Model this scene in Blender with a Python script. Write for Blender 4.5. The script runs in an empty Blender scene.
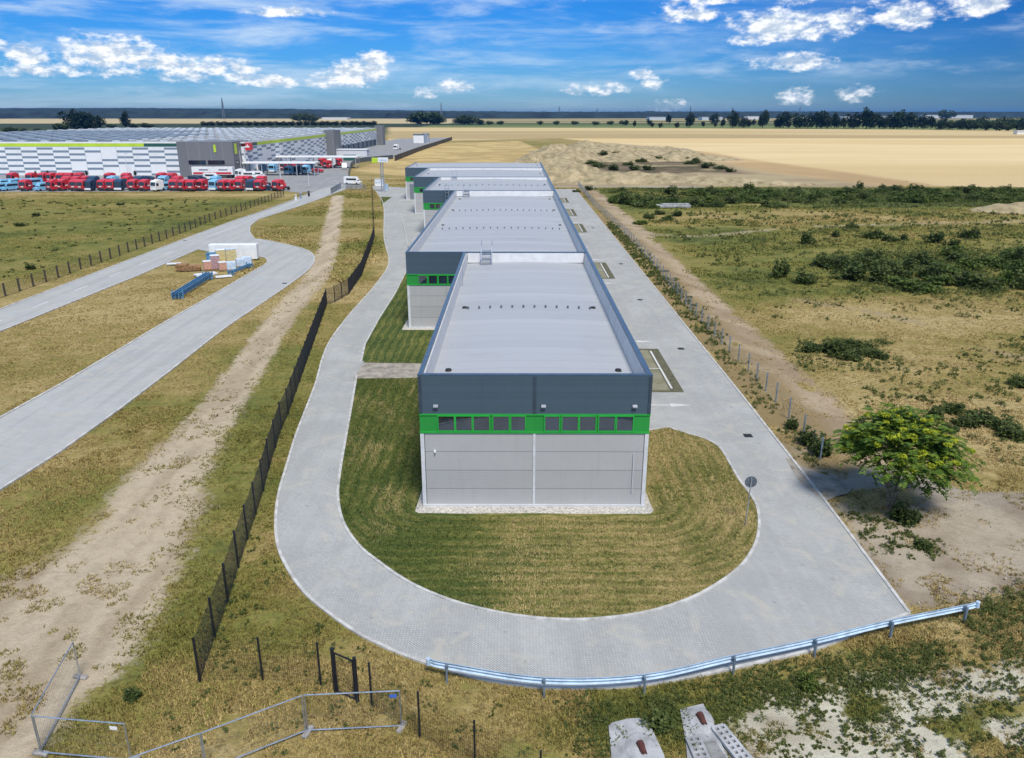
import bpy, math, random
import numpy as np
from mathutils import Vector, Matrix
R = math.radians
random.seed(7)
rng = np.random.default_rng(7)

# ------------------------------------------------------------------ camera, sky, sun, exposure
scene = bpy.context.scene
col = scene.collection
CAM_H = 22.0; FPX = 775.0; PITCH = R(18.94); YAW = R(.22)
cd = bpy.data.cameras.new('camera'); cam = bpy.data.objects.new('camera', cd); col.objects.link(cam)
cam.location = (0, 0, CAM_H); cam.rotation_euler = (R(90)-PITCH, 0, YAW)
cd.sensor_width = 36; cd.lens = FPX/1024*36; cd.clip_start = .5; cd.clip_end = 40000
scene.camera = cam
scene.render.resolution_x = 1024; scene.render.resolution_y = 758

SUN_EL = R(57); SUN_AZ = math.atan2(.33, -.94)          # azimuth from +Y towards +X
to_sun = Vector((math.sin(SUN_AZ)*math.cos(SUN_EL), math.cos(SUN_AZ)*math.cos(SUN_EL), math.sin(SUN_EL)))
sl = bpy.data.lights.new('sun', 'SUN'); sl.energy = 3.1; sl.angle = R(16); sl.color = (1, .95, .87)
so = bpy.data.objects.new('sun', sl); col.objects.link(so)
so.rotation_euler = to_sun.to_track_quat('Z', 'Y').to_euler(); so.location = (60, -80, 160)
scene.view_settings.view_transform = 'Standard'; scene.view_settings.look = 'None'
scene.view_settings.exposure = 0.40; scene.view_settings.gamma = 1

class NT:
    """tiny node-tree helper"""
    def __init__(s, nt): s.nt = nt; s.nodes = nt.nodes; s.links = nt.links
    def new(s, t, **kw):
        n = s.nodes.new(t)
        for k, v in kw.items(): setattr(n, k, v)
        return n
    def put(s, sock, v):
        if isinstance(v, bpy.types.NodeSocket): s.links.new(v, sock)
        elif v is not None:
            if isinstance(v, (tuple, list)) and len(v) == 3 and sock.type == 'RGBA': v = (*v, 1)
            sock.default_value = v
    def math(s, op, a, b=None, c=None, clamp=False):
        n = s.new('ShaderNodeMath', operation=op, use_clamp=clamp)
        s.put(n.inputs[0], a)
        if b is not None: s.put(n.inputs[1], b)
        if c is not None: s.put(n.inputs[2], c)
        return n.outputs[0]
    def vmath(s, op, a, b=None):
        n = s.new('ShaderNodeVectorMath', operation=op); s.put(n.inputs[0], a)
        if b is not None: s.put(n.inputs[1], b)
        return n.outputs['Value'] if op in ('LENGTH', 'DOT_PRODUCT') else n.outputs[0]
    def noise(s, vec, scale, detail=3, rough=.55, dist=0, dim='3D'):
        n = s.new('ShaderNodeTexNoise', noise_dimensions=dim); s.put(n.inputs['Vector'], vec)
        n.inputs['Scale'].default_value = scale; n.inputs['Detail'].default_value = detail
        n.inputs['Roughness'].default_value = rough; n.inputs['Distortion'].default_value = dist
        return n.outputs['Fac']
    def ramp(s, fac, stops, interp='LINEAR'):
        n = s.new('ShaderNodeValToRGB'); s.put(n.inputs[0], fac); cr = n.color_ramp; cr.interpolation = interp
        while len(cr.elements) < len(stops): cr.elements.new(.5)
        for e, (p, c) in zip(cr.elements, stops):
            e.position = p
            if not isinstance(c, (tuple, list)): c = (c, c, c)
            e.color = (*c[:3], 1)
        return n.outputs['Color']
    def mix(s, fac, a, b, blend='MIX'):
        n = s.new('ShaderNodeMix', data_type='RGBA', blend_type=blend)
        s.put(n.inputs[0], fac); s.put(n.inputs[6], a); s.put(n.inputs[7], b)
        return n.outputs[2]
    def sstep(s, v, a, b, lo=0., hi=1.):
        n = s.new('ShaderNodeMapRange', interpolation_type='SMOOTHSTEP')
        s.put(n.inputs[0], v); n.inputs[1].default_value = a; n.inputs[2].default_value = b
        n.inputs[3].default_value = lo; n.inputs[4].default_value = hi
        return n.outputs[0]
    def xyz(s, v):
        n = s.new('ShaderNodeSeparateXYZ'); s.put(n.inputs[0], v); return n.outputs
    def comb(s, x, y, z):
        n = s.new('ShaderNodeCombineXYZ'); s.put(n.inputs[0], x); s.put(n.inputs[1], y); s.put(n.inputs[2], z); return n.outputs[0]

# --- world: Nishita sky with cloud layers given by direction
w = bpy.data.worlds.new('World'); scene.world = w; w.use_nodes = True
W = NT(w.node_tree); W.nodes.clear()
sky = W.new('ShaderNodeTexSky', sky_type='NISHITA'); sky.sun_disc = False
sky.sun_elevation = SUN_EL; sky.sun_rotation = SUN_AZ
sky.altitude = 200; sky.air_density = 1; sky.dust_density = .3; sky.ozone_density = 3
tc = W.new('ShaderNodeTexCoord').outputs['Generated']
sx, sy, sz = W.xyz(W.vmath('NORMALIZE', tc))
az = W.math('ARCTAN2', sx, sy); el = W.math('ARCSINE', sz)
# deeper blue air low over the fields than the clear-sky model gives; more so on the right
lowtint = W.ramp(W.math('MULTIPLY', el, 5.0, clamp=True), [(0, (.28, .42, .64)), (.1, (.20, .395, .69)), (.3, (.11, .36, .74)), (.60, (.06, .335, .76)), (.9, (.78, .91, 1))])
azf = W.sstep(az, .0, .7, 1., .52)
skyc = W.mix(1, sky.outputs[0], lowtint, 'MULTIPLY')
skyc = W.mix(1, skyc, W.comb(W.math('MULTIPLY', azf, W.sstep(az, .1, .7, 1, .8)), azf, W.math('POWER', azf, .7)), 'MULTIPLY')
uv = W.comb(az, W.math('MULTIPLY', el, 1.9), 0)
# thin stretched veil
v1 = W.noise(W.comb(W.math('MULTIPLY', az, 1.5), W.math('MULTIPLY', el, 12), 3.1), 3.2, 6, .62, .4)
veil = W.math('MULTIPLY', W.sstep(v1, .42, .74), W.sstep(el, -.002, .03, .45, 1))
veil = W.math('MULTIPLY', veil, W.sstep(az, -.2, .45, .75, .10))
skyc = W.mix(veil, skyc, (4.2, 5.2, 6.2))
# cumulus puffs: (azimuth, elevation) centres, half sizes, weight
def pxd(px, py): return (px-515)/FPX, (113-py)/FPX
PUFFS = [(55,54,28,10,1),(78,50,20,8,.9),(100,56,24,9,.8),(150,54,24,18,1),(178,50,30,15,1),(205,58,22,10,.9),(235,64,34,13,1),(262,66,20,11,.9),(120,66,60,6,.7),(290,72,22,7,.85),
 (300,72,18,6,.9),(345,70,18,8,.85),(370,66,30,15,1),(385,52,16,7,.8),(340,73,18,5,.7),(460,74,16,7,.62),(430,80,12,6,.5),
 (590,78,26,7,.75),(603,74,14,5,.7),(636,66,12,7,.6),(640,74,14,6,.5),(765,57,34,8,.75),(755,28,52,16,1),(790,26,32,12,1),(730,36,30,9,.85),(762,6,16,9,.8),
 (848,21,24,15,1),(892,18,25,15,1),(962,30,16,16,.75),(972,46,22,9,.7),(1007,18,18,18,.9),(665,16,26,9,.85),(690,4,46,6,.8),(560,-8,40,14,.8),(768,86,16,7,.5),(818,84,16,8,.6),(660,94,16,6,.5),(870,10,60,4,.5),
 (30,-12,70,8,.6),(310,15,34,4,.55),(480,-26,90,20,.9),(210,-40,120,24,.9),(900,-44,130,26,.9)]
field = None
wn = W.noise(uv, 52, 8, .64); wn2 = W.noise(uv, 16, 4, .55)
for (px, py, rx, ry, wt) in PUFFS:
    a0, e0 = pxd(px, py+15)
    dx = W.math('DIVIDE', W.math('SUBTRACT', az, a0), rx/FPX*1.1)
    dy = W.math('DIVIDE', W.math('SUBTRACT', el, e0), ry/FPX*1.1)
    dyb = W.math('MAXIMUM', dy, W.math('MULTIPLY', dy, -1.5))      # flatter bases
    d = W.math('ADD', W.math('MULTIPLY', dx, dx), W.math('MULTIPLY', dyb, dyb))
    b = W.math('MULTIPLY', W.math('SUBTRACT', 1, d), wt)
    field = b if field is None else W.math('MAXIMUM', field, b)
field = W.math('MAXIMUM', field, -1.6)
cl = W.math('ADD', field, W.math('ADD', W.math('MULTIPLY', W.math('SUBTRACT', wn, .5), 3.6), W.math('MULTIPLY', W.math('SUBTRACT', wn2, .5), 2.4)))
cmask = W.sstep(cl, -.15, 1.1)
# scattered faint cloud away from the big puffs
sc = W.math('MULTIPLY', W.sstep(W.noise(W.comb(az, W.math('MULTIPLY', el, 4), 7), 7, 7, .6), .52, .75), .5)
skyc = W.mix(W.math('MULTIPLY', sc, W.sstep(el, .01, .05)), skyc, (4.6, 5.4, 6.3))
wup = W.noise(W.vmath('ADD', uv, (.004, .016, 0)), 52, 8, .64); shade = W.sstep(W.math('SUBTRACT', wn, wup), -.13, .16)
ccol = W.mix(shade, (3.6, 4.3, 5.2), (7.1, 7.2, 7.3))
skyc = W.mix(W.math('MULTIPLY', cmask, .97), skyc, ccol)
bg = W.new('ShaderNodeBackground'); W.put(bg.inputs[0], skyc); bg.inputs[1].default_value = .12
W.links.new(bg.outputs[0], W.new('ShaderNodeOutputWorld').inputs[0])

# ------------------------------------------------------------------ survey: plan positions measured on the site
def G(px, py, z=0.0):
    """plan point at height z on the measured sight line (the survey station is at x=0, y=0, z=22)"""
    a = (px-512)/FPX; b = (379-py)/FPX
    x = a; y = math.cos(PITCH)+b*math.sin(PITCH); v = -math.sin(PITCH)+b*math.cos(PITCH)
    c, s = math.cos(YAW), math.sin(YAW); x, y = x*c-y*s, x*s+y*c
    t = (z-CAM_H)/v
    return (x*t, y*t)
def GL(pts): return [G(*p) for p in pts]

# ------------------------------------------------------------------ materials
def mat(name, c, rough=.7, metal=0., var=.12, scale=2., bump=0., bscale=20, spec=.5, c2=None, fine=0):
    m = bpy.data.materials.new(name); m.use_nodes = True; N = NT(m.node_tree); b = N.nodes['Principled BSDF']
    o = N.new('ShaderNodeTexCoord').outputs['Object']
    n = N.noise(o, scale, 5, .6)
    c2 = c2 or tuple(max(0, v*(1-2*var)) for v in c)
    hi = tuple(min(1, v*(1+var)) for v in c)
    cc = N.ramp(n, [(.3, c2), (.62, hi)])
    if fine: cc = N.mix(N.math('MULTIPLY', N.noise(o, scale*11, 4, .6), fine), cc, tuple(v*.4 for v in c))
    N.put(b.inputs['Base Color'], cc)
    b.inputs['Roughness'].default_value = rough; b.inputs['Metallic'].default_value = metal
    b.inputs['Specular IOR Level'].default_value = spec
    if bump:
        bn = N.new('ShaderNodeBump'); bn.inputs['Strength'].default_value = bump; bn.inputs['Distance'].default_value = .03
        N.put(bn.inputs['Height'], N.noise(o, bscale, 4)); N.put(b.inputs['Normal'], bn.outputs[0])
    return m

def leaf_mat(name, stops, scale=.6, trans=.25):
    m = bpy.data.materials.new(name); m.use_nodes = True; N = NT(m.node_tree); b = N.nodes['Principled BSDF']
    g = N.new('ShaderNodeNewGeometry')
    o = N.new('ShaderNodeTexCoord').outputs['Object']
    oi = N.new('ShaderNodeObjectInfo').outputs['Random']
    f = N.math('ADD', N.math('MULTIPLY', N.noise(o, scale, 3, .6), .55), N.math('MULTIPLY', g.outputs['Random Per Island'], .4))
    f = N.math('ADD', f, N.math('MULTIPLY', N.math('SUBTRACT', oi, .5), .25))
    c = N.ramp(f, stops)
    N.put(b.inputs['Base Color'], c); b.inputs['Roughness'].default_value = .6; b.inputs['Specular IOR Level'].default_value = .25
    t = N.new('ShaderNodeBsdfTranslucent'); N.put(t.inputs[0], c)
    mx = N.new('ShaderNodeMixShader'); mx.inputs[0].default_value = trans
    N.links.new(b.outputs[0], mx.inputs[1]); N.links.new(t.outputs[0], mx.inputs[2])
    N.links.new(mx.outputs[0], N.nodes['Material Output'].inputs[0])
    return m

def attr_mat(name, attr='Col', rough=.8):
    m = bpy.data.materials.new(name); m.use_nodes = True; N = NT(m.node_tree); b = N.nodes['Principled BSDF']
    a = N.new('ShaderNodeAttribute', attribute_name=attr)
    N.put(b.inputs['Base Color'], a.outputs['Color']); b.inputs['Roughness'].default_value = rough
    b.inputs['Specular IOR Level'].default_value = .15
    return m

def paver_mat(name, c1, c2, cm, bw=.2, bh=.1, rot=45, patch=.3, dark=(.25, .25, .25)):
    m = bpy.data.materials.new(name); m.use_nodes = True; N = NT(m.node_tree); b = N.nodes['Principled BSDF']
    o = N.new('ShaderNodeTexCoord').outputs['Object']
    mp = N.new('ShaderNodeMapping'); N.put(mp.inputs[0], o); mp.inputs['Rotation'].default_value = (0, 0, R(rot))
    br = N.new('ShaderNodeTexBrick'); N.put(br.inputs['Vector'], mp.outputs[0])
    br.inputs['Scale'].default_value = 1; br.inputs['Brick Width'].default_value = bw; br.inputs['Row Height'].default_value = bh
    br.inputs['Mortar Size'].default_value = .012; br.inputs['Mortar Smooth'].default_value = .3
    N.put(br.inputs['Color1'], c1); N.put(br.inputs['Color2'], c2); N.put(br.inputs['Mortar'], cm)
    big = N.noise(o, .16, 5, .65, .6); mid = N.noise(o, .9, 5, .65)
    c = N.mix(N.sstep(big, .42, .66, 0, patch), br.outputs['Color'], tuple(v*1.28 for v in c1))
    c = N.mix(N.sstep(mid, .5, .75, 0, .30), c, tuple(v*.72 for v in c1))
    st = N.noise(o, 3.5, 5, .7, 1.2)
    c = N.mix(N.sstep(st, .56, .72, 0, .45), c, dark)
    # worn lanes, oil drips and sandy drifts
    lane = N.noise(N.vmath('MULTIPLY', o, (.9, .05, 1)), 1.0, 4, .6, .3)
    c = N.mix(N.sstep(lane, .46, .64, 0, .42), c, tuple(v*.70 for v in c1))
    sand = N.noise(o, .35, 6, .7, 1.5); c = N.mix(N.sstep(sand, .50, .66, 0, .6), c, (.50, .46, .38))
    oil = N.noise(o, 1.6, 3, .5); c = N.mix(N.sstep(oil, .67, .74, 0, .5), c, tuple(v*.45 for v in c1))
    c = N.mix(N.math('MULTIPLY', N.noise(o, 26, 3, .7), .3), c, tuple(v*.6 for v in c1))
    N.put(b.inputs['Base Color'], c); b.inputs['Roughness'].default_value = .85; b.inputs['Specular IOR Level'].default_value = .3
    bn = N.new('ShaderNodeBump'); bn.inputs['Strength'].default_value = .35; bn.inputs['Distance'].default_value = .008
    N.put(bn.inputs['Height'], br.outputs['Fac']); bn.invert = True; N.put(b.inputs['Normal'], bn.outputs[0])
    return m

def panel_mat(name, c, seam, axis='z', rough=.42, metal=.0, rib=0, var=.06, seamc=None, seamw=.03, off=0):
    """metal sandwich panels: seams every `seam` metres along an axis, slight tone change from panel to panel"""
    m = bpy.data.materials.new(name); m.use_nodes = True; N = NT(m.node_tree); b = N.nodes['Principled BSDF']
    g = N.new('ShaderNodeNewGeometry').outputs['Position']
    X = N.xyz(g); v = X['XYZ'.index(axis.upper())]
    t = N.math('DIVIDE', N.math('ADD', v, off), seam)
    fr = N.math('FRACT', t); fl = N.math('FLOOR', t)
    wnz = N.new('ShaderNodeTexWhiteNoise', noise_dimensions='1D'); N.put(wnz.inputs['W'], fl)
    tone = N.math('ADD', N.math('MULTIPLY', N.math('SUBTRACT', wnz.outputs[0], .5), var*1.6), N.math('MULTIPLY', N.math('SUBTRACT', N.noise(g, .8, 5, .65), .5), var*3))
    cc = N.mix(1, c, N.comb(*[N.math('ADD', 1, tone)]*3), 'MULTIPLY')
    streak = N.noise(N.vmath('MULTIPLY', g, (3, 3, .25)), 1.2, 4, .7)
    cc = N.mix(N.sstep(streak, .5, .8, 0, .22), cc, tuple(x*.6 for x in c))
    edge = N.math('LESS_THAN', fr, seamw/seam)
    cc = N.mix(N.math('MULTIPLY', edge, .7), cc, seamc or tuple(x*.4 for x in c))
    N.put(b.inputs['Base Color'], cc); b.inputs['Roughness'].default_value = rough; b.inputs['Metallic'].default_value = metal
    bn = N.new('ShaderNodeBump'); bn.inputs['Strength'].default_value = .25; bn.inputs['Distance'].default_value = .02
    h = N.noise(g, .7, 2)
    if rib:
        h = N.math('ADD', h, N.math('MULTIPLY', N.math('SINE', N.math('MULTIPLY', v, 6.283/rib)), .25))
    N.put(bn.inputs['Height'], h); N.put(b.inputs['Normal'], bn.outputs[0])
    return m

M = {}
M['paver'] = paver_mat('grey_block_paving', (.475, .475, .455), (.395, .40, .385), (.20, .205, .20))
M['road'] = paver_mat('pale_road_surface', (.445, .445, .43), (.41, .415, .40), (.36, .365, .36), 1.3, .6, 20, .2)
M['yard'] = paver_mat('yard_asphalt', (.30, .305, .305), (.275, .28, .28), (.26, .265, .265), 3, 2, 8, .3)
M['kerb'] = mat('kerb_concrete', (.55, .54, .51), .9, var=.18, scale=1.5, fine=.3)
M['gravel'] = mat('white_gravel', (.50, .47, .41), .95, var=.3, scale=9, bump=.8, bscale=25)
M['path'] = mat('sandy_path', (.37, .33, .27), .95, var=.25, scale=1.2, bump=.6, fine=.4)
M['paint'] = mat('road_paint', (.62, .62, .60), .7, var=.15, scale=6)
M['wallpanel'] = panel_mat('light_grey_wall_panel', (.42, .415, .41), 1.18, 'z', .42, rib=.118, var=.05, seamc=(.17, .17, .18), seamw=.045, off=0)
M['trim'] = mat('white_grey_trim', (.62, .63, .65), .5, var=.06)
M['fascia'] = panel_mat('dark_blue_grey_fascia', (.062, .098, .132), .38, 'z', .36, var=.05, seamw=.010)
M['cap'] = mat('blue_grey_parapet_cap', (.075, .125, .20), .35, .3, var=.08)
M['green'] = panel_mat('green_band_panel', (.018, .27, .042), 1.1, 'x', .55, var=.07, seamw=.015)
M['greenf'] = mat('green_window_frame', (.02, .36, .05), .4, var=.05)
M['glass'] = mat('dark_window_glass', (.016, .03, .05), .03, 0, var=.3, scale=.5, spec=1.0, bump=.06, bscale=1.2)
M['glass'].node_tree.nodes['Principled BSDF'].inputs['IOR'].default_value = 1.65
M['lamp'] = mat('grey_lamp_housing', (.42, .45, .5), .4, .4)
M['dark'] = mat('dark_rubber', (.02, .02, .022), .7)
M['galv'] = mat('galvanised_steel', (.50, .54, .60), .38, .75, var=.15, scale=4)
M['galvblue'] = mat('blue_tinted_galvanised_rail', (.44, .57, .69), .65, .0, var=.14, scale=2)
M['postgalv'] = mat('weathered_steel_post', (.22, .29, .36), .5, .4, var=.2)
M['black'] = mat('black_coated_steel', (.018, .02, .026), .5, .2)
M['wire'] = mat('dark_mesh_wire', (.022, .025, .032), .6, .1)
M['greywire'] = mat('grey_mesh_wire', (.30, .33, .37), .5, .5)
M['brownpost'] = mat('brown_fence_post', (.06, .05, .045), .7)
M['concrete'] = mat('pale_concrete', (.40, .405, .41), .9, var=.22, scale=1.4, bump=.4, fine=.3)
M['darkconc'] = mat('dirty_concrete', (.25, .25, .24), .95, var=.3, scale=2, fine=.4)
M['rust'] = mat('rusty_pipe', (.10, .03, .022), .8, var=.25, scale=5)
M['pipein'] = mat('pipe_inside', (.05, .018, .014), .9)
M['white'] = mat('white_paint', (.80, .80, .79), .45, var=.06)
M['signgrey'] = mat('sign_back_grey', (.16, .19, .22), .45, .5)
M['bark'] = mat('pale_brown_bark', (.20, .16, .11), .9, var=.3, scale=6, bump=.6)
M['darkbark'] = mat('dark_bark', (.07, .055, .04), .95, var=.3, scale=2)
M['lawn'] = None

# roof membrane: pale grey with welded seams and dirt
def roof_mat():
    m = bpy.data.materials.new('roof_membrane'); m.use_nodes = True; N = NT(m.node_tree); b = N.nodes['Principled BSDF']
    g = N.new('ShaderNodeNewGeometry').outputs['Position']; X = N.xyz(g)
    fr = N.math('FRACT', N.math('DIVIDE', X[1], 1.5)); fl = N.math('FLOOR', N.math('DIVIDE', X[1], 1.5))
    wnz = N.new('ShaderNodeTexWhiteNoise', noise_dimensions='1D'); N.put(wnz.inputs['W'], fl)
    base = N.mix(wnz.outputs[0], (.375, .39, .405), (.43, .44, .452))
    c = N.mix(N.math('MULTIPLY', N.math('LESS_THAN', fr, .07), .65), base, (.34, .35, .38))
    c = N.mix(N.sstep(N.noise(N.vmath('MULTIPLY', g, (.5, 1.3, 1)), .25, 6, .7, 1), .48, .75, 0, .55), c, (.33, .335, .345))
    c = N.mix(N.sstep(N.noise(g, 2.2, 5, .7), .58, .8, 0, .5), c, (.29, .285, .28))
    N.put(b.inputs['Base Color'], c); b.inputs['Roughness'].default_value = .55; b.inputs['Specular IOR Level'].default_value = .4
    bn = N.new('ShaderNodeBump'); bn.inputs['Strength'].default_value = .3; bn.inputs['Distance'].default_value = .02
    N.put(bn.inputs['Height'], N.math('ADD', N.noise(g, 1.5, 3), N.math('MULTIPLY', N.math('SINE', N.math('MULTIPLY', X[1], 6.283/.5)), .25))); N.put(b.inputs['Normal'], bn.outputs[0])
    return m
M['roof'] = roof_mat()
M['upstand'] = mat('white_membrane_upstand', (.56, .57, .58), .5, var=.06, scale=1)

# ------------------------------------------------------------------ mesh builder and object helpers
class MB:
    def __init__(s): s.v = []; s.f = []
    def add(s, vs, fs):
        o = len(s.v); s.v += [tuple(p) for p in vs]; s.f += [tuple(i+o for i in f) for f in fs]; return s
    def box(s, cx, cy, cz, sx, sy, sz, rz=0., bev=0.):
        hx, hy, hz = sx/2, sy/2, sz/2
        if bev <= 0:
            P = [(-hx,-hy,-hz),(hx,-hy,-hz),(hx,hy,-hz),(-hx,hy,-hz),(-hx,-hy,hz),(hx,-hy,hz),(hx,hy,hz),(-hx,hy,hz)]
            Fc = [(3,2,1,0),(4,5,6,7),(0,1,5,4),(1,2,6,5),(2,3,7,6),(3,0,4,7)]
        else:
            b = bev; P = []; Fc = []
            prof = [(hx-b, hy, ), ]
            ring = [(-hx+b,-hy),(hx-b,-hy),(hx,-hy+b),(hx,hy-b),(hx-b,hy),(-hx+b,hy),(-hx,hy-b),(-hx,-hy+b)]
            lv = [(-hz, 1-b/max(hx, .01), 1-b/max(hy, .01)), (-hz+b, 1, 1), (hz-b, 1, 1), (hz, 1-b/max(hx, .01), 1-b/max(hy, .01))]
            for (z, kx, ky) in lv: P += [(x*kx, y*ky, z) for x, y in ring]
            for l in range(3):
                for i in range(8): j = (i+1) % 8; Fc.append((l*8+i, l*8+j, l*8+8+j, l*8+8+i))
            Fc += [tuple(range(7, -1, -1)), tuple(range(24, 32))]
        c, n = math.cos(rz), math.sin(rz)
        return s.add([(cx+x*c-y*n, cy+x*n+y*c, cz+z) for x, y, z in P], Fc)
    def bar(s, p, q, w, h=None, up=(0, 0, 1)):
        p, q = Vector(p), Vector(q); d = q-p; h = h or w
        if d.length < 1e-6: return s
        d.normalize(); u = Vector(up)
        if abs(d.dot(u)) > .98: u = Vector((1, 0, 0))
        a = d.cross(u).normalized()*w/2; b = a.cross(d).normalized()*h/2
        P = [p-a-b, p+a-b, p+a+b, p-a+b, q-a-b, q+a-b, q+a+b, q-a+b]
        return s.add(P, [(3,2,1,0),(4,5,6,7),(0,1,5,4),(1,2,6,5),(2,3,7,6),(3,0,4,7)])
    def tube(s, p, q, r0, r1=None, n=8, caps=True):
        p, q = Vector(p), Vector(q); r1 = r0 if r1 is None else r1; d = (q-p).normalized()
        u = Vector((0, 0, 1)) if abs(d.z) < .95 else Vector((1, 0, 0)); a = d.cross(u).normalized(); b = d.cross(a)
        P = []
        for c, r in ((p, r0), (q, r1)):
            for i in range(n):
                t = 2*math.pi*i/n; P.append(c+(a*math.cos(t)+b*math.sin(t))*r)
        Fc = [(i, (i+1) % n, n+(i+1) % n, n+i) for i in range(n)]
        if caps: Fc += [tuple(range(n-1, -1, -1)), tuple(range(n, 2*n))]
        return s.add(P, Fc)
    def prism(s, poly, z0, z1):
        n = len(poly); P = [(x, y, z0) for x, y in poly]+[(x, y, z1) for x, y in poly]
        a = sum(poly[i][0]*poly[(i+1) % n][1]-poly[(i+1) % n][0]*poly[i][1] for i in range(n))
        Fc = [(i, (i+1) % n, n+(i+1) % n, n+i) for i in range(n)]+[tuple(range(n-1, -1, -1)), tuple(range(n, 2*n))]
        if a < 0: Fc = [tuple(reversed(f)) for f in Fc]
        return s.add(P, Fc)
    def sheet(s, poly, z):
        n = len(poly); a = sum(poly[i][0]*poly[(i+1) % n][1]-poly[(i+1) % n][0]*poly[i][1] for i in range(n))
        pts = poly if a > 0 else poly[::-1]
        return s.add([(x, y, z) for x, y in pts], [tuple(range(n))])
    def profile(s, prof, axis, a0, a1):
        """extrude a closed 2-D outline along x ('x': outline is y,z) or y ('y': outline is x,z)"""
        n = len(prof)
        mk = (lambda t, p: (t, p[0], p[1])) if axis == 'x' else (lambda t, p: (p[0], t, p[1]))
        P = [mk(a0, p) for p in prof]+[mk(a1, p) for p in prof]
        return s.add(P, [(i, (i+1) % n, n+(i+1) % n, n+i) for i in range(n)]+[tuple(range(n-1, -1, -1)), tuple(range(n, 2*n))])
    def build(s, name, m, parent=None, origin=None, fix=True):
        off = Vector((0, 0, 0)); p = parent
        while p is not None: off += Vector(p.location); p = p.parent
        if parent is None and origin is not None: off = Vector(origin)
        me = bpy.data.meshes.new(name); me.from_pydata([(x-off.x, y-off.y, z-off.z) for x, y, z in s.v], [], s.f)
        if fix:
            import bmesh
            bm = bmesh.new(); bm.from_mesh(me); bmesh.ops.recalc_face_normals(bm, faces=bm.faces); bm.to_mesh(me); bm.free()
        me.materials.append(m if not isinstance(m, str) else M[m]); me.update()
        o = bpy.data.objects.new(name, me); col.objects.link(o)
        if parent is not None: o.parent = parent
        elif origin is not None: o.location = off
        return o

def tag(o, label=None, cat=None, group=None, kind=None):
    if label: o['label'] = label
    if cat: o['category'] = cat
    if group: o['group'] = group
    if kind: o['kind'] = kind
    return o
def empty(name, loc, label=None, cat=None, group=None, rz=0):
    e = bpy.data.objects.new(name, None); e.empty_display_size = .2; e.location = loc; e.rotation_euler = (0, 0, rz); col.objects.link(e)
    return tag(e, label, cat, group)
KIDS = {}
def copy_tree(o, parent=None):
    c = o.copy(); col.objects.link(c)
    if parent is not None: c.parent = parent
    for ch in [k for k in o.children]: copy_tree(ch, c)
    return c
def structure(o): o['kind'] = 'structure'; return o
ORD = ['first', 'second', 'third', 'fourth', 'fifth', 'sixth', 'seventh', 'eighth', 'ninth', 'tenth', 'eleventh', 'twelfth', 'thirteenth', 'fourteenth', 'fifteenth', 'sixteenth', 'seventeenth', 'eighteenth', 'nineteenth', 'twentieth']
TENS = {2: 'twenty', 3: 'thirty', 4: 'forty', 5: 'fifty', 6: 'sixty', 7: 'seventy', 8: 'eighty', 9: 'ninety'}
def nth(i):
    if i < 20: return ORD[i]
    t, u = divmod(i+1, 10)
    if t >= 10: return str(i+1)+'th'
    return (TENS[t][:-1]+'ieth') if u == 0 else TENS[t]+'-'+ORD[u-1]

def spline(pts, k=6, closed=False):
    P = [Vector((p[0], p[1], 0)) for p in pts]; n = len(P); out = []
    for i in range(n if closed else n-1):
        p0 = P[(i-1) % n] if closed or i > 0 else P[0]*2-P[1]
        p1 = P[i]; p2 = P[(i+1) % n]; p3 = P[(i+2) % n] if closed or i+2 < n else P[n-1]*2-P[n-2]
        for j in range(k):
            t = j/k
            q = .5*((2*p1)+(p2-p0)*t+(2*p0-5*p1+4*p2-p3)*t*t+(3*p1-p0-3*p2+p3)*t**3)
            out.append((q.x, q.y))
    if not closed: out.append((P[-1].x, P[-1].y))
    return out
def ribbon(name, line, w, z0, z1, m, closed=False):
    """a kerb: rectangular section swept along a line"""
    n = len(line); mb = MB(); V = []
    for i in range(n):
        a = line[(i-1) % n] if closed or i > 0 else line[i]; b = line[(i+1) % n] if closed or i < n-1 else line[i]
        d = Vector((b[0]-a[0], b[1]-a[1], 0))
        if d.length < 1e-6: d = Vector((1, 0, 0))
        d.normalize(); nx, ny = -d.y*w/2, d.x*w/2
        x, y = line[i]; V += [(x-nx, y-ny, z0), (x+nx, y+ny, z0), (x+nx, y+ny, z1), (x-nx, y-ny, z1)]
    Fc = []
    for i in range(n if closed else n-1):
        j = (i+1) % n
        for k in range(4): l = (k+1) % 4; Fc.append((i*4+k, j*4+k, j*4+l, i*4+l))
    mb.add(V, Fc); return structure(mb.build(name, m))

# ------------------------------------------------------------------ numpy noise and plan masks
def vnoise(x, y, seed=0):
    xi = np.floor(x).astype(np.int64); yi = np.floor(y).astype(np.int64); fx = x-xi; fy = y-yi
    fx = fx*fx*(3-2*fx); fy = fy*fy*(3-2*fy)
    def h(a, b):
        n = (a*374761393+b*668265263+seed*1442695041) & 0xffffffff
        n = ((n ^ (n >> 13))*1274126177) & 0xffffffff
        return ((n ^ (n >> 16)) & 0xffff)/65535.
    return (h(xi, yi)*(1-fx)+h(xi+1, yi)*fx)*(1-fy)+(h(xi, yi+1)*(1-fx)+h(xi+1, yi+1)*fx)*fy
def fbm(x, y, sc, oct=4, seed=0):
    s = 0; a = .5; t = 0
    for i in range(oct):
        s = s+a*vnoise(x*sc, y*sc, seed+i*17); t += a; a *= .5; sc *= 2.03
    return s/t
def sstep(e0, e1, x):
    t = np.clip((x-e0)/(e1-e0), 0, 1); return t*t*(3-2*t)
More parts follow.
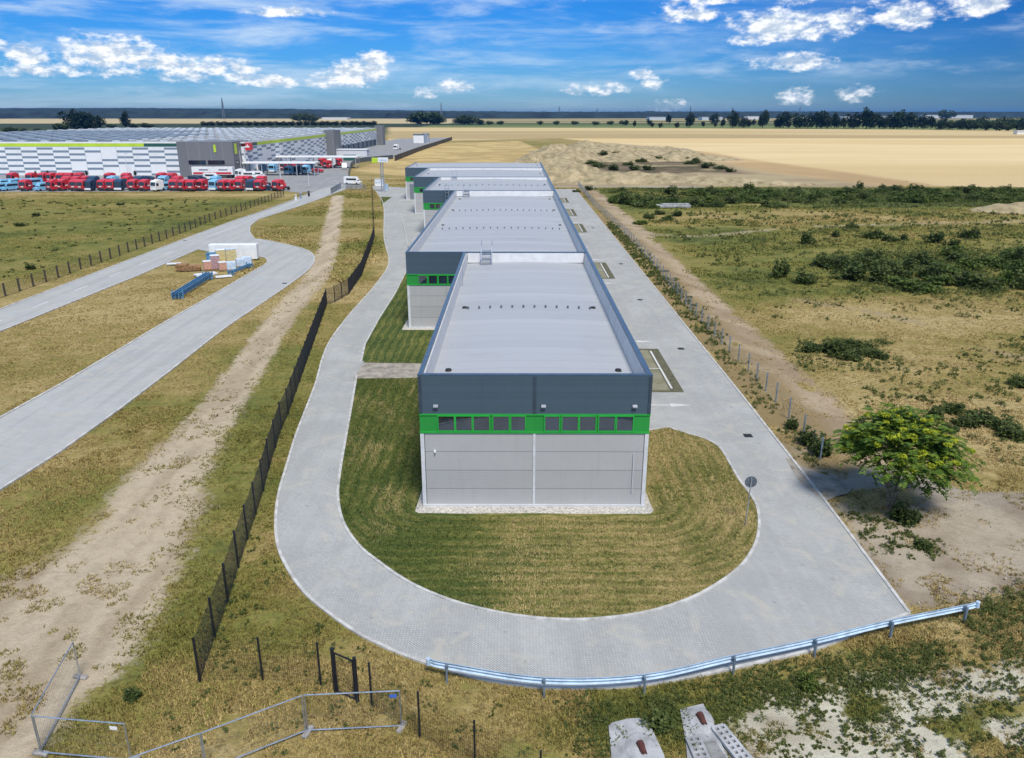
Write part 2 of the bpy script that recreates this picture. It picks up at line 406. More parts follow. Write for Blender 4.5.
def d_line(x, y, pts):
    d = np.full(x.shape, 1e9)
    for (ax, ay), (bx, by) in zip(pts[:-1], pts[1:]):
        vx, vy = bx-ax, by-ay; L = vx*vx+vy*vy+1e-9
        t = np.clip(((x-ax)*vx+(y-ay)*vy)/L, 0, 1)
        d = np.minimum(d, (x-ax-t*vx)**2+(y-ay-t*vy)**2)
    return np.sqrt(d)
def inside(x, y, poly):
    r = np.zeros(x.shape, bool); n = len(poly)
    for i in range(n):
        ax, ay = poly[i]; bx, by = poly[(i+1) % n]
        if ay == by: continue
        c = ((ay > y) != (by > y)) & (x < (bx-ax)*(y-ay)/(by-ay)+ax)
        r ^= c
    return r
def sd(x, y, poly):
    d = d_line(x, y, list(poly)+[poly[0]])
    return np.where(inside(x, y, poly), -d, d)

# ------------------------------------------------------------------ plan lines
LOOP_OUT_L = GL([(372,186),(383,203),(384,237),(389,262),(376,284.5),(351,313),(332,338),(323,357),(316,382.7),(308,404),(296,435.6),(286.4,467),(278.5,495),(275.7,524),(278.5,548),(288.4,570),(304,592),(324,609.6),(354,631),(382.5,646),(406,656),(429.4,664),(467.5,675.5),(505.6,683.5),(543.7,687.3),(585,688),(636,685.6),(687,678),(738,667.5),(776,659),(814,650)])
LOOP_OUT_L = spline(LOOP_OUT_L, 5)
RIGHT_EDGE = [(18.35, 30.6), (18.6, 41.5), (18.7, 60), (18.6, 133), (18.5, 243)]
LOOP_POLY = LOOP_OUT_L+[RIGHT_EDGE[0]]+RIGHT_EDGE[1:]+[(7.6, 243), (7.6, 215), (-25, 243)]
ISL = GL([(345.8,439),(340,473),(338,497),(343,522),(358,545),(378,562),(404,580),(430,593),(462,604.5),(500,613.5),(540,619),(580,620.3),(620,617.2),(660,609.5),(700,594.5),(735,572),(751,553),(758.5,533),(758,510.5),(751,495.7),(739.7,481),(730.5,465),(719.4,447.7),(704.6,439),(688,434),(667.7,427.6)])
ISL = spline(ISL, 4)+[(7.6, 51.6), (7.6, 60)]
PATH = [(-14.0, 68.6), (-14.15, 64.0), (-5.35, 64.4), (-5.35, 68.2)]
LAWN1 = [(7.6, 51.6)]+[(-5.3, 51.6)]    # placeholder, island closes round the hall
LAWN_A = [G(351.8,405.6), G(357,374.5), (-5.2, 64.4), (-5.2, 40)]
LAWN_B = [(-14.0, 68.7), G(361.3,362), G(365,344.7), G(379,319), G(395,294), G(406,272), (-11.35, 88), (-11.35, 81), (-5.2, 81), (-5.2, 68.3)]
LAWN_C = [(-11.5, 90), G(409,246), G(404,226), G(400,213.5), (-17.3, 149)]
LAWN_C = [(-11.5, 92), G(408,246), G(404,226), G(400.6,213.5), (-17.35, 127), (-17.35, 140), (-11.5, 140)]
LAWN_D = GL([(381,197), (392,197), (381,205)])
LEFT_ROAD = [(-60.9, 30), (-60.9, 150), (-60.5, 172)]+GL([(260,212.5),(290,201.5),(318,190),(340,184),(352,184),(348,188.5),(325,197),(300,206),(275,214),(258,219.5),(250,226),(249.5,232),(253.5,238),(262,243),(240,252),(225,255)])+[(-54.2, 132), (-54, 110), (-54.9, 80), (-55.2, 30)]
LOW_L = GL([(-260,600),(-120,491),(0,418),(60,385),(120,349.5),(170,319.5),(191.5,307.5),(233.7,283),(255,270.5),(266,264),(267.5,260.5),(262,257),(240,253.5)])
LOW_R = GL([(-180,640),(0,490),(60,452),(120,409),(170,371),(224,329),(260,304.5),(290,284),(308,270),(314.5,260),(310,252),(296,247),(274,242),(258,238.5)])
LOW_R = LOW_R[:4]+spline(LOW_R[4:], 4); LOW_L = LOW_L[:5]+spline(LOW_L[5:], 4)
LOW_POLY = LOW_L+LOW_R[::-1]
YARD = GL([(-400,197),(-150,193.5),(0,192),(150,191.5),(285,191),(300,193),(318,190.5),(345,186),(352,181),(347,172),(352,163),(392,158),(425,146),(452,137.5),(400,138.5),(385,141)])+[(-100, 600), (-100, 298), (-450, 298)]
DIRT_L = spline(GL([(338,196),(332,227),(328,249),(316,277),(294,302),(271,332),(249,365),(221,405),(189,447),(163,487),(140,530),(105,580),(65,625),(20,668),(-40,720),(-120,790)]), 4)
DIRT_R = spline(GL([(586,186),(607,204),(635,229),(665,261),(705,299),(744,337),(786,378),(828,418),(872,460)]), 4)
FENCE_R = GL([(578,186),(594.6,206.3),(613.6,224),(624.6,234),(653.8,266),(690,311),(729,352),(748,371),(775.6,402),(803,436),(820,460)])
PATH_X = spline(GL([(790,452),(806,473),(850,480),(905,478),(960,500),(1040,505)]), 4)
RDIRT = GL([(835,505),(880,515),(940,500),(1060,500),(1120,570),(1000,590),(930,605),(905,600),(870,560)])
CULV = GL([(770,690),(860,672),(960,668),(1100,640),(1250,760),(700,775),(720,735)])
LOW_DIRT = GL([(-60,600),(60,560),(140,560),(120,640),(60,690),(0,760),(-150,800)])
HEAPZ = GL([(532,168),(545,152),(575,144),(610,143),(655,147),(690,158),(760,172),(880,187),(700,186),(560,187)])
WHEAT = GL([(560,138.3),(1024,138.3),(1500,138),(1700,190),(1024,187.5),(935,186),(850,173),(760,161),(690,151),(640,146.5)])
STRIP = GL([(388,127.2),(600,127.8),(1024,130.2),(1700,134),(1700,138.3),(1024,138.3),(560,138),(388,142)])
STUB = GL([(655,150.5),(700,151),(760,161),(850,173),(935,186),(860,186),(720,170)])
GOLD = GL([(352,170),(392,158),(425,144),(520,141),(545,152),(530,172),(400,176)])
PIT = GL([(578,157),(590,163),(640,158),(700,160),(728,169),(748,174),(700,172),(655,175),(605,171),(590,168)])
SCRUB = GL([(606,188),(700,187),(1024,189.5),(1500,192),(1500,213),(1024,206),(820,207),(700,205),(640,207)])

def ground_attr(x, y):
    """cover colour rgb, cover amount a, greenness g for plan points"""
    n1 = fbm(x, y, .02, 4, 3); n2 = fbm(x, y, .09, 4, 9); n3 = fbm(x, y, .4, 3, 21)
    rgb = np.tile(np.array([.3, .22, .12]), (x.size, 1)); a = np.zeros(x.size)
    g = .30+.5*(n1-.5)+.45*(n2-.5)
    def paint(c, al, c2=None, mixn=None):
        nonlocal rgb, a
        al = np.clip(al, 0, 1); c = np.array(c)
        cc = np.tile(c, (x.size, 1)) if c2 is None else c+(np.array(c2)-c)*np.clip(mixn, 0, 1)[:, None]
        k = np.where(al > 0, al/np.maximum(al+a*(1-al), 1e-6), 0)[:, None]
        rgb = rgb*(1-k)+cc*k; a = al+a*(1-al)
    far = sstep(300, 900, y)
    # greener zones
    g = g+.02; lf = sd(x, y, [(-400, 60), (-400, 236), (-62, 228), (-62, 60)])
    g += .30*sstep(6, -10, lf)
    g = np.where(lf < 0, g-.55*sstep(206, 232, y)*sstep(.35, .6, n2+.1), g)
    tri = sd(x, y, GL([(250,230),(345,188),(372,192),(376,240),(360,280),(320,262),(290,245)])); g += .10*sstep(4, -4, tri)
    fl = d_line(x, y, [(-12.9, 26), (-15, 40), (-20, 60), (-25, 90), (-27, 145)]); g += .24*sstep(9, 2, fl)*sstep(.3, .6, n2)
    rf = ((x > 24) & (y > 60) & (y < 262))
    g = np.where(rf, .53+.9*(fbm(x*.45, y, .035, 4, 77)-.5)+.5*(n2-.5), g)
    g -= .40*sstep(14, 5, np.hypot((x-48)/1.6, (y-88)/.9))                # dry straw patches on the right
    g -= .35*sstep(20, 8, np.hypot((x-40)/1.3, (y-62)/1.0)); g -= .35*sstep(18, 6, np.hypot((x-62)/2.2, (y-176)/1.0))
    g += .30*sstep(26, 8, np.hypot((x-78)/2.4, (y-118)/.8)); g += .18*sstep(20, 6, np.hypot((x-38)/1.0, (y-120)/1.6))
    g += .75*sstep(10, -10, sd(x, y, SCRUB))*sstep(.25, .5, n2+.1)
    nb = np.exp(-((y-24.2)/1.6)**2)*(x > 3)*(x < 40); g += .5*nb*sstep(.25, .5, n2)
    # farmland beyond
    band = fbm(x*.12, y*1.0, .004, 3, 5)
    paint((.10, .13, .045), sstep(900, 1000, y), (.045, .07, .03), sstep(.4, .62, band))
    paint((.42, .33, .16), sstep(1500, 1600, y)*sstep(.55, .6, band), None)
    paint((.52, .42, .23), np.where((x < -150), sstep(1750, 1850, y)*sstep(5200, 4900, y), 0))
    paint((.035, .055, .03), np.where((x < -60) & (y > 1150), sstep(1150, 1200, y)*sstep(1850, 1750, y), 0))
    paint((.16, .20, .07), np.where((x > -160) & (y > 850), sstep(850, 900, y)*sstep(1600, 1500, y), 0), (.10, .14, .05), sstep(.42, .58, band))
    paint((.60, .46, .23), sstep(6, -6, sd(x, y, STRIP)), (.44, .33, .16), sstep(.35, .6, fbm(x*.1, y, .012, 3, 31)))
    paint((.72, .56, .31), sstep(5, -5, sd(x, y, WHEAT)), (.66, .49, .24), sstep(.35, .7, fbm(x*.25, y, .012, 4, 41)))
    paint((.58, .41, .21), sstep(6, -6, sd(x, y, STUB)), (.48, .33, .165), sstep(.35, .6, n1))
    paint((.56, .42, .18), sstep(8, -8, sd(x, y, GOLD))*sstep(.15, .4, n1+.15), (.43, .31, .13), sstep(.4, .6, n2))
    hz = sd(x, y, HEAPZ)
    paint((.44, .355, .205), sstep(9, -5, hz)*sstep(.18, .42, n2+.14), (.36, .28, .17), sstep(.4, .65, n2))
    paint((.10, .085, .045), sstep(4, -4, sd(x, y, PIT))*sstep(.3, .5, n2+.12), (.20, .15, .10), sstep(.5, .65, n2))
    # bare tracks
    dl = d_line(x, y, DIRT_L); wl = 2.3+2.0*sstep(60, 30, y)
    streak = fbm(x*.9, y*.12, 1.1, 3, 51)
    paint((.58, .48, .335), np.clip(1.1-dl/(wl*1.2), 0, 1)*sstep(-.1, .5, .75-.6*np.abs(n3-.5)+.4*(streak-.5)), (.46, .37, .25), sstep(.35, .65, streak))
    paint((.57, .475, .335), np.clip(.5-sd(x, y, LOW_DIRT)/5, 0, .95)*sstep(.2, .5, n2+.12), (.44, .355, .24), sstep(.35, .65, streak))
    dr = d_line(x, y, DIRT_R)
    paint((.49, .385, .255), np.clip(1.1-dr/3.3, 0, 1)*sstep(.15, .42, n3+.12*n2), (.36, .27, .17), sstep(.35, .65, fbm(x*.5+y*.3, y*.12, 1.1, 3, 61)))
    paint((.46, .42, .36), np.clip(1.2-d_line(x, y, PATH_X)/1.9, 0, 1)*sstep(.3, .5, n3+.08), (.36, .31, .25), n2)
    paint((.48, .41, .31), np.clip(.6-sd(x, y, RDIRT)/3.5, 0, 1)*sstep(.30, .52, n2+.12*n3), (.32, .26, .19), sstep(.3, .7, n3))
    paint((.66, .63, .50), np.clip(.5-sd(x, y, CULV)/2.5, 0, 1)*sstep(.34, .56, .55*n3+.5*n2), (.42, .37, .27), sstep(.3, .7, n3))
    # worn verge along fence and road shoulders
    fr = d_line(x, y, FENCE_R); paint((.30, .22, .10), np.clip(1.0-np.abs(fr-1.2)/2.2, 0, .8)*sstep(.3, .6, n3), None)
    # crossing paths on the right field
    pr = spline(GL([(632,232),(700,236),(790,228),(900,224),(1040,221)]), 3); paint((.44, .36, .23), np.clip(.62-d_line(x, y, pr)/6.5, 0, .9)*sstep(.3, .6, n2+.1), None)
    pr2 = spline(GL([(800,300),(900,318),(1000,352),(1100,380)]), 3); paint((.40, .31, .175), np.clip(.62-d_line(x, y, pr2)/6.0, 0, .9)*sstep(.3, .6, n2+.05), None)
    pr3 = spline(GL([(560,186.5),(700,187),(900,188)]), 2); paint((.42, .38, .30), np.clip(1-d_line(x, y, pr3)/3.0, 0, .9)*(x < 60), None)
    return rgb, np.clip(a, 0, 1), np.clip(g, 0, 1)

HARD = [LOOP_POLY, LEFT_ROAD, LOW_POLY, YARD]
def hard_dist(x, y):
    d = np.full(x.shape, 1e9)
    for p in HARD: d = np.minimum(d, sd(x, y, p))
    return d
def axis_steps(lo, near, hi, step, growth):
    out = [0.]; s = step
    while out[-1] < hi: s = step if out[-1] < near else s*growth; out.append(out[-1]+s)
    return np.array(out)
def height(x, y, hd):
    amp = sstep(.3, 3.0, hd)
    h = (fbm(x, y, .22, 3, 90)-.5)*.22*amp+(fbm(x, y, 1.2, 2, 95)-.5)*.08*amp
    h = np.where(y > 150, h*np.clip(1-(y-150)/150, 0, 1), h)
    return h-.03
# --- the ground: one sheet to the horizon
def make_ground():
    xp = axis_steps(0, 48, 9000, .38, 1.022); X = np.concatenate([-xp[:0:-1], xp])
    ys = [13.]
    while ys[-1] < 13000: ys.append(ys[-1]+max(.34, .0088*ys[-1] if ys[-1] > 40 else .34))
    yb = 13-axis_steps(0, 3, 2500, 1.0, 1.25)[1:]
    Y = np.concatenate([yb[::-1], np.array(ys)])
    gx, gy = np.meshgrid(X, Y); x = gx.ravel(); y = gy.ravel()
    near = (y < 320) & (np.abs(x) < 480)
    hd = np.full(x.size, 99.); hd[near] = hard_dist(x[near], y[near])
    z = np.where(near, height(x, y, hd), -.03)
    hl = (np.hypot((x+9)/30, (y-41)/30) > 0)
    rgb, a, g = ground_attr(x, y)
    nx, ny = len(X), len(Y); idx = np.arange(nx*ny).reshape(ny, nx)
    q = np.stack([idx[:-1, :-1], idx[:-1, 1:], idx[1:, 1:], idx[1:, :-1]], -1).reshape(-1, 4)
    me = bpy.data.meshes.new('ground'); me.vertices.add(x.size); me.vertices.foreach_set('co', np.stack([x, y, z], 1).astype(np.float32).ravel())
    me.loops.add(q.size); me.loops.foreach_set('vertex_index', q.astype(np.int32).ravel())
    me.polygons.add(len(q)); me.polygons.foreach_set('loop_start', np.arange(0, q.size, 4, dtype=np.int32))
    me.update(calc_edges=True)
    at = me.attributes.new('cover', 'FLOAT_COLOR', 'POINT'); at.data.foreach_set('color', np.concatenate([rgb, a[:, None]], 1).astype(np.float32).ravel())
    at = me.attributes.new('green', 'FLOAT', 'POINT'); at.data.foreach_set('value', g.astype(np.float32))
    o = bpy.data.objects.new('ground', me); col.objects.link(o); structure(o)
    # material
    m = bpy.data.materials.new('dry_grassland'); m.use_nodes = True; N = NT(m.node_tree); b = N.nodes['Principled BSDF']
    p = N.new('ShaderNodeTexCoord').outputs['Object']
    ca = N.new('ShaderNodeAttribute', attribute_name='cover'); ga = N.new('ShaderNodeAttribute', attribute_name='green')
    nm = N.noise(p, .35, 5, .6); nbp = N.noise(N.vmath('MULTIPLY', p, (.025, .075, 1)), 1.0, 5, .65, .8); nf = N.noise(p, 1.7, 5, .65, .5); nv = N.noise(p, 7, 4, .7); nx_ = N.noise(p, 28, 2, .7)
    t = N.math('ADD', N.math('ADD', ga.outputs['Fac'], N.math('MULTIPLY', N.math('SUBTRACT', nbp, .5), 1.3)), N.math('ADD', N.math('MULTIPLY', N.math('SUBTRACT', nm, .5), 1.0), N.math('ADD', N.math('MULTIPLY', N.math('SUBTRACT', nf, .5), .85), N.math('MULTIPLY', N.math('SUBTRACT', nv, .5), .45))))
    gc = N.ramp(t, [(0, (.56, .43, .20)), (.22, (.45, .34, .135)), (.42, (.34, .275, .088)), (.62, (.25, .24, .06)), (.85, (.15, .175, .04)), (1, (.07, .10, .026))])
    # dead brown thatch and bare spots
    th = N.sstep(N.noise(p, .8, 5, .7, .8), .55, .72, 0, .55)
    gc = N.mix(th, gc, (.17, .12, .055))
    gc = N.mix(N.sstep(nx_, .3, .62, .5, 0), gc, (.085, .07, .028)); gc = N.mix(N.sstep(N.noise(p, 3.4, 4, .75), .36, .54, .6, 0), gc, (.085, .07, .025))
    al = N.math('ADD', N.math('ADD', ca.outputs['Alpha'], N.math('MULTIPLY', N.math('SUBTRACT', nm, .5), .7)), N.math('ADD', N.math('MULTIPLY', N.math('SUBTRACT', nf, .5), .75), N.math('MULTIPLY', N.math('SUBTRACT', nv, .5), .5)))
    al = N.math('MULTIPLY', N.sstep(al, .36, .62), N.math('GREATER_THAN', ca.outputs['Alpha'], .02))
    cv = N.mix(N.sstep(nf, .4, .75, 0, .35), ca.outputs['Color'], (.20, .15, .09), 'MIX')
    cv = N.mix(N.sstep(nx_, .35, .6, .3, 0), cv, (.17, .13, .085))
    ysep = N.xyz(p)[1]
    cv = N.mix(N.sstep(ysep, 260, 420), cv, ca.outputs['Color'])
    # drilling rows and tramlines across the distant crops
    rows = N.noise(N.vmath('MULTIPLY', p, (.004, .06, 1)), 1.0, 5, .7)
    cv = N.mix(N.math('MULTIPLY', N.sstep(ysep, 260, 420), N.sstep(rows, .45, .75, 0, .28)), cv, (.30, .215, .10))
    c = N.mix(al, gc, cv)
    N.put(b.inputs['Base Color'], c); b.inputs['Roughness'].default_value = .95; b.inputs['Specular IOR Level'].default_value = .1
    bn = N.new('ShaderNodeBump'); bn.inputs['Strength'].default_value = .8; bn.inputs['Distance'].default_value = .12
    N.put(bn.inputs['Height'], N.math('ADD', nf, N.math('ADD', N.math('MULTIPLY', nv, .6), N.math('MULTIPLY', nx_, .25))))
    N.put(b.inputs['Normal'], bn.outputs[0])
    me.materials.append(m); return o
make_ground()

# --- paved surfaces
def sheet(name, poly, z, m): return structure(MB().sheet(poly, z).build(name, m, fix=False))
sheet('yard', YARD, .012, M['yard'])
sheet('side_road', LOW_POLY, .020, M['road'])
sheet('access_road', LEFT_ROAD, .026, M['road'])
sheet('loop_road', LOOP_POLY, .020, M['paver'])
# lawns (mown, in bands round the hall)
def lawn_mat():
    m = bpy.data.materials.new('mown_lawn'); m.use_nodes = True; N = NT(m.node_tree); b = N.nodes['Principled BSDF']
    p = N.new('ShaderNodeTexCoord').outputs['Object']; X = N.xyz(p)
    dx = N.math('MAXIMUM', N.math('SUBTRACT', N.math('ABSOLUTE', N.math('SUBTRACT', X[0], 1.15)), 6.4), 0)
    dy = N.math('MAXIMUM', N.math('SUBTRACT', 41, X[1]), 0)
    d = N.math('SQRT', N.math('ADD', N.math('MULTIPLY', dx, dx), N.math('MULTIPLY', dy, dy)))
    nw = N.noise(p, .35, 4, .6)
    d = N.math('ADD', d, N.math('MULTIPLY', nw, 1.3))
    band = N.math('SINE', N.math('MULTIPLY', d, 7.4)); band2 = N.math('SINE', N.math('MULTIPLY', d, 17.1))
    nf = N.noise(p, 2.2, 5, .7, .6); nv = N.noise(p, 9, 4, .7); nb = N.noise(p, .22, 4, .6); nx_ = N.noise(p, 34, 2, .7)
    leftside = N.sstep(X[0], -5, 5, .20, -.14)
    t = N.math('ADD', N.math('ADD', N.math('MULTIPLY', band, .10), N.math('MULTIPLY', band2, .07)), N.math('ADD', .56, leftside))
    t = N.math('ADD', t, N.math('ADD', N.math('MULTIPLY', N.math('SUBTRACT', nf, .5), .75), N.math('ADD', N.math('MULTIPLY', N.math('SUBTRACT', nb, .5), .7), N.math('MULTIPLY', N.math('SUBTRACT', nv, .5), .5))))
    c = N.ramp(t, [(0, (.50, .385, .19)), (.3, (.35, .28, .105)), (.55, (.19, .185, .05)), (.8, (.08, .11, .027)), (1, (.04, .068, .018))])
    c = N.mix(N.sstep(nx_, .3, .62, .5, 0), c, (.04, .042, .018))
    N.put(b.inputs['Base Color'], c); b.inputs['Roughness'].default_value = .95; b.inputs['Specular IOR Level'].default_value = .1
    bn = N.new('ShaderNodeBump'); bn.inputs['Strength'].default_value = .7; bn.inputs['Distance'].default_value = .08
    N.put(bn.inputs['Height'], N.math('ADD', nf, N.math('MULTIPLY', nv, .8))); N.put(b.inputs['Normal'], bn.outputs[0])
    return m
M['lawn'] = lawn_mat()
ISL_POLY = ISL+[(-5.2, 60), (-5.2, 64.4), G(357, 374.5), G(351.8, 405.6)]
for nm_, pl in (('lawn', ISL_POLY), ('lawn', LAWN_B), ('lawn', LAWN_C), ('lawn', LAWN_D)): sheet(nm_, pl, .045, M['lawn'])
sheet('sand_drift', spline(GL([(786,457),(800,466),(822,474),(848,482),(850,492),(836,497),(824,501),(812,492),(800,482),(792,470)]), 4, True), .032, M['path'])
sheet('gravel_path', PATH, .05, M['path'])
gr = [(-5.8, 40.2), (-5.6, 40.0), (-3, 39.92), (1, 40.0), (4, 39.9), (7.85, 39.95), (8.1, 40.3), (8.0, 43.4), (7.6, 45.5), (-5.3, 45.5), (-5.7, 43.2)]
sheet('gravel_margin', gr, .056, M['gravel'])
sheet('gravel_margin', [(-12.1, 80.1), (-5.3, 80.1), (-5.3, 81.4), (-11.4, 81.4), (-11.4, 86), (-12.1, 84)], .056, M['gravel'])
ribbon('kerb', LOOP_OUT_L+[RIGHT_EDGE[0]], .16, -.05, .07, M['kerb'])
ribbon('kerb', RIGHT_EDGE, .16, -.05, .07, M['kerb'])
ribbon('kerb', [G(357, 374.5), G(351.8, 405.6)]+ISL[:-2]+[(7.62, 51.6)], .16, .0, .085, M['kerb'])
ribbon('kerb', [(-14.05, 68.9)]+GL([(361.3,362),(365,344.7),(379,319),(395,294),(406,272)]), .16, .0, .085, M['kerb'])
ribbon('kerb', GL([(408,246),(404,226),(400.6,213.5)]), .16, 0, .085, M['kerb'])
ribbon('kerb', [(-61, 30), (-61, 150), (-60.6, 172)]+GL([(260,212),(290,201),(318,189.5)]), .2, -.05, .09, M['kerb'])
ribbon('kerb', [(-55.1, 30), (-54.8, 80), (-53.9, 110), (-54.1, 132)], .2, -.05, .09, M['kerb'])
ribbon('kerb', LOW_L[:-2], .2, -.05, .09, M['kerb']); ribbon('kerb', LOW_R[:-2], .2, -.05, .09, M['kerb'])
ribbon('kerb', GL([(262,243),(253.5,238),(249.5,232),(250,226),(258,219.5),(275,214),(300,206),(325,197)]), .2, -.05, .09, M['kerb'])
# grass-paver parking bays with painted lines, arrows, manholes
def bay_mat():
    m = bpy.data.materials.new('grass_paver'); m.use_nodes = True; N = NT(m.node_tree); b = N.nodes['Principled BSDF']
    p = N.new('ShaderNodeTexCoord').outputs['Object']
    br = N.new('ShaderNodeTexBrick'); N.put(br.inputs['Vector'], p); br.inputs['Scale'].default_value = 1
    br.inputs['Brick Width'].default_value = .4; br.inputs['Row Height'].default_value = .3; br.inputs['Mortar Size'].default_value = .05
    N.put(br.inputs['Color1'], (.19, .175, .085)); N.put(br.inputs['Color2'], (.235, .205, .11)); N.put(br.inputs['Mortar'], (.30, .29, .24))
    c = N.mix(N.sstep(N.noise(p, .7, 5, .7), .4, .7, 0, .7), br.outputs['Color'], (.14, .135, .055))
    N.put(b.inputs['Base Color'], c); b.inputs['Roughness'].default_value = .95; return m
M['bay'] = bay_mat()
M['bayedge'] = mat('dark_green_paver_edge', (.13, .125, .07), .95, var=.25, scale=2, fine=.4)
for (y0, y1) in ((60.7, 73.3), (107.4, 119.9), (152, 164.3), (177.6, 191.1), (205.3, 217)):
    sheet('parking_bay', [(7.7, y0), (14.1, y0), (14.1, y1), (7.7, y1)], .026, M['bayedge'])
    sheet('parking_bay', [(7.8, y0+.5), (13.0, y0+.5), (13.0, y1-.5), (7.8, y1-.5)], .030, M['bay'])
    sheet('road_marking', [(13.15, y0+.9), (13.33, y0+.9), (13.33, y1-.7), (13.15, y1-.7)], .036, M['paint'])
    ym = (y0+y1)/2; sheet('road_marking', [(7.9, ym-.07), (13.15, ym-.07), (13.15, ym+.07), (7.9, ym+.07)], .036, M['paint'])
    for ya in (y0-3.0, y1+2.6):
        if ya > 230: continue
        sheet('road_marking', [(9.2, ya-.09), (12.4, ya-.09), (12.4, ya-.36), (14.1, ya), (12.4, ya+.36), (12.4, ya+.09), (9.2, ya+.09)], .030, M['paint'])
for (px, py) in ((681,349),(748,436),(667,271),(640,300),(621,264),(593,228)):
    x, y = G(px, py); tag(MB().box(x, y, .03, .6, .6, .05, 0, .015).build('manhole_cover', M['dark'], origin=(x, y, 0)), 'dark square drain cover in the right-hand grey paving, %s counting away from the camera' % nth([436,349,300,271,264,228].index(py)), 'drain cover', 'drain covers in the right-hand road')
for (px, py) in ((284.5, 283.5), (185, 241)):
    x, y = G(px, py); tag(MB().box(x, y, .035, .6, .5, .05, 0, .015).build('manhole_cover', M['dark'], origin=(x, y, 0)), 'dark gully cover at the edge of the %s road' % ('curving side' if px > 200 else 'straight dashed'), 'drain cover')
for k in range(12):
    y0 = 62.5+k*9.2
    sheet('road_marking', [(-57.65, y0), (-57.45, y0), (-57.45, y0+3.2), (-57.65, y0+3.2)], .034, M['paint']) if y0 < 146 else None
ln = [(-57.5, 148), (-57.3, 165)]+GL([(252,219.5),(278,209),(300,200)])
for (a, b_) in zip(ln[:-1], ln[1:]):
    d = Vector((b_[0]-a[0], b_[1]-a[1])).normalized(); n_ = Vector((-d.y, d.x))*.09
    sheet('road_marking', [(a[0]-n_.x, a[1]-n_.y), (b_[0]-n_.x, b_[1]-n_.y), (b_[0]+n_.x, b_[1]+n_.y), (a[0]+n_.x, a[1]+n_.y)], .034, M['paint'])

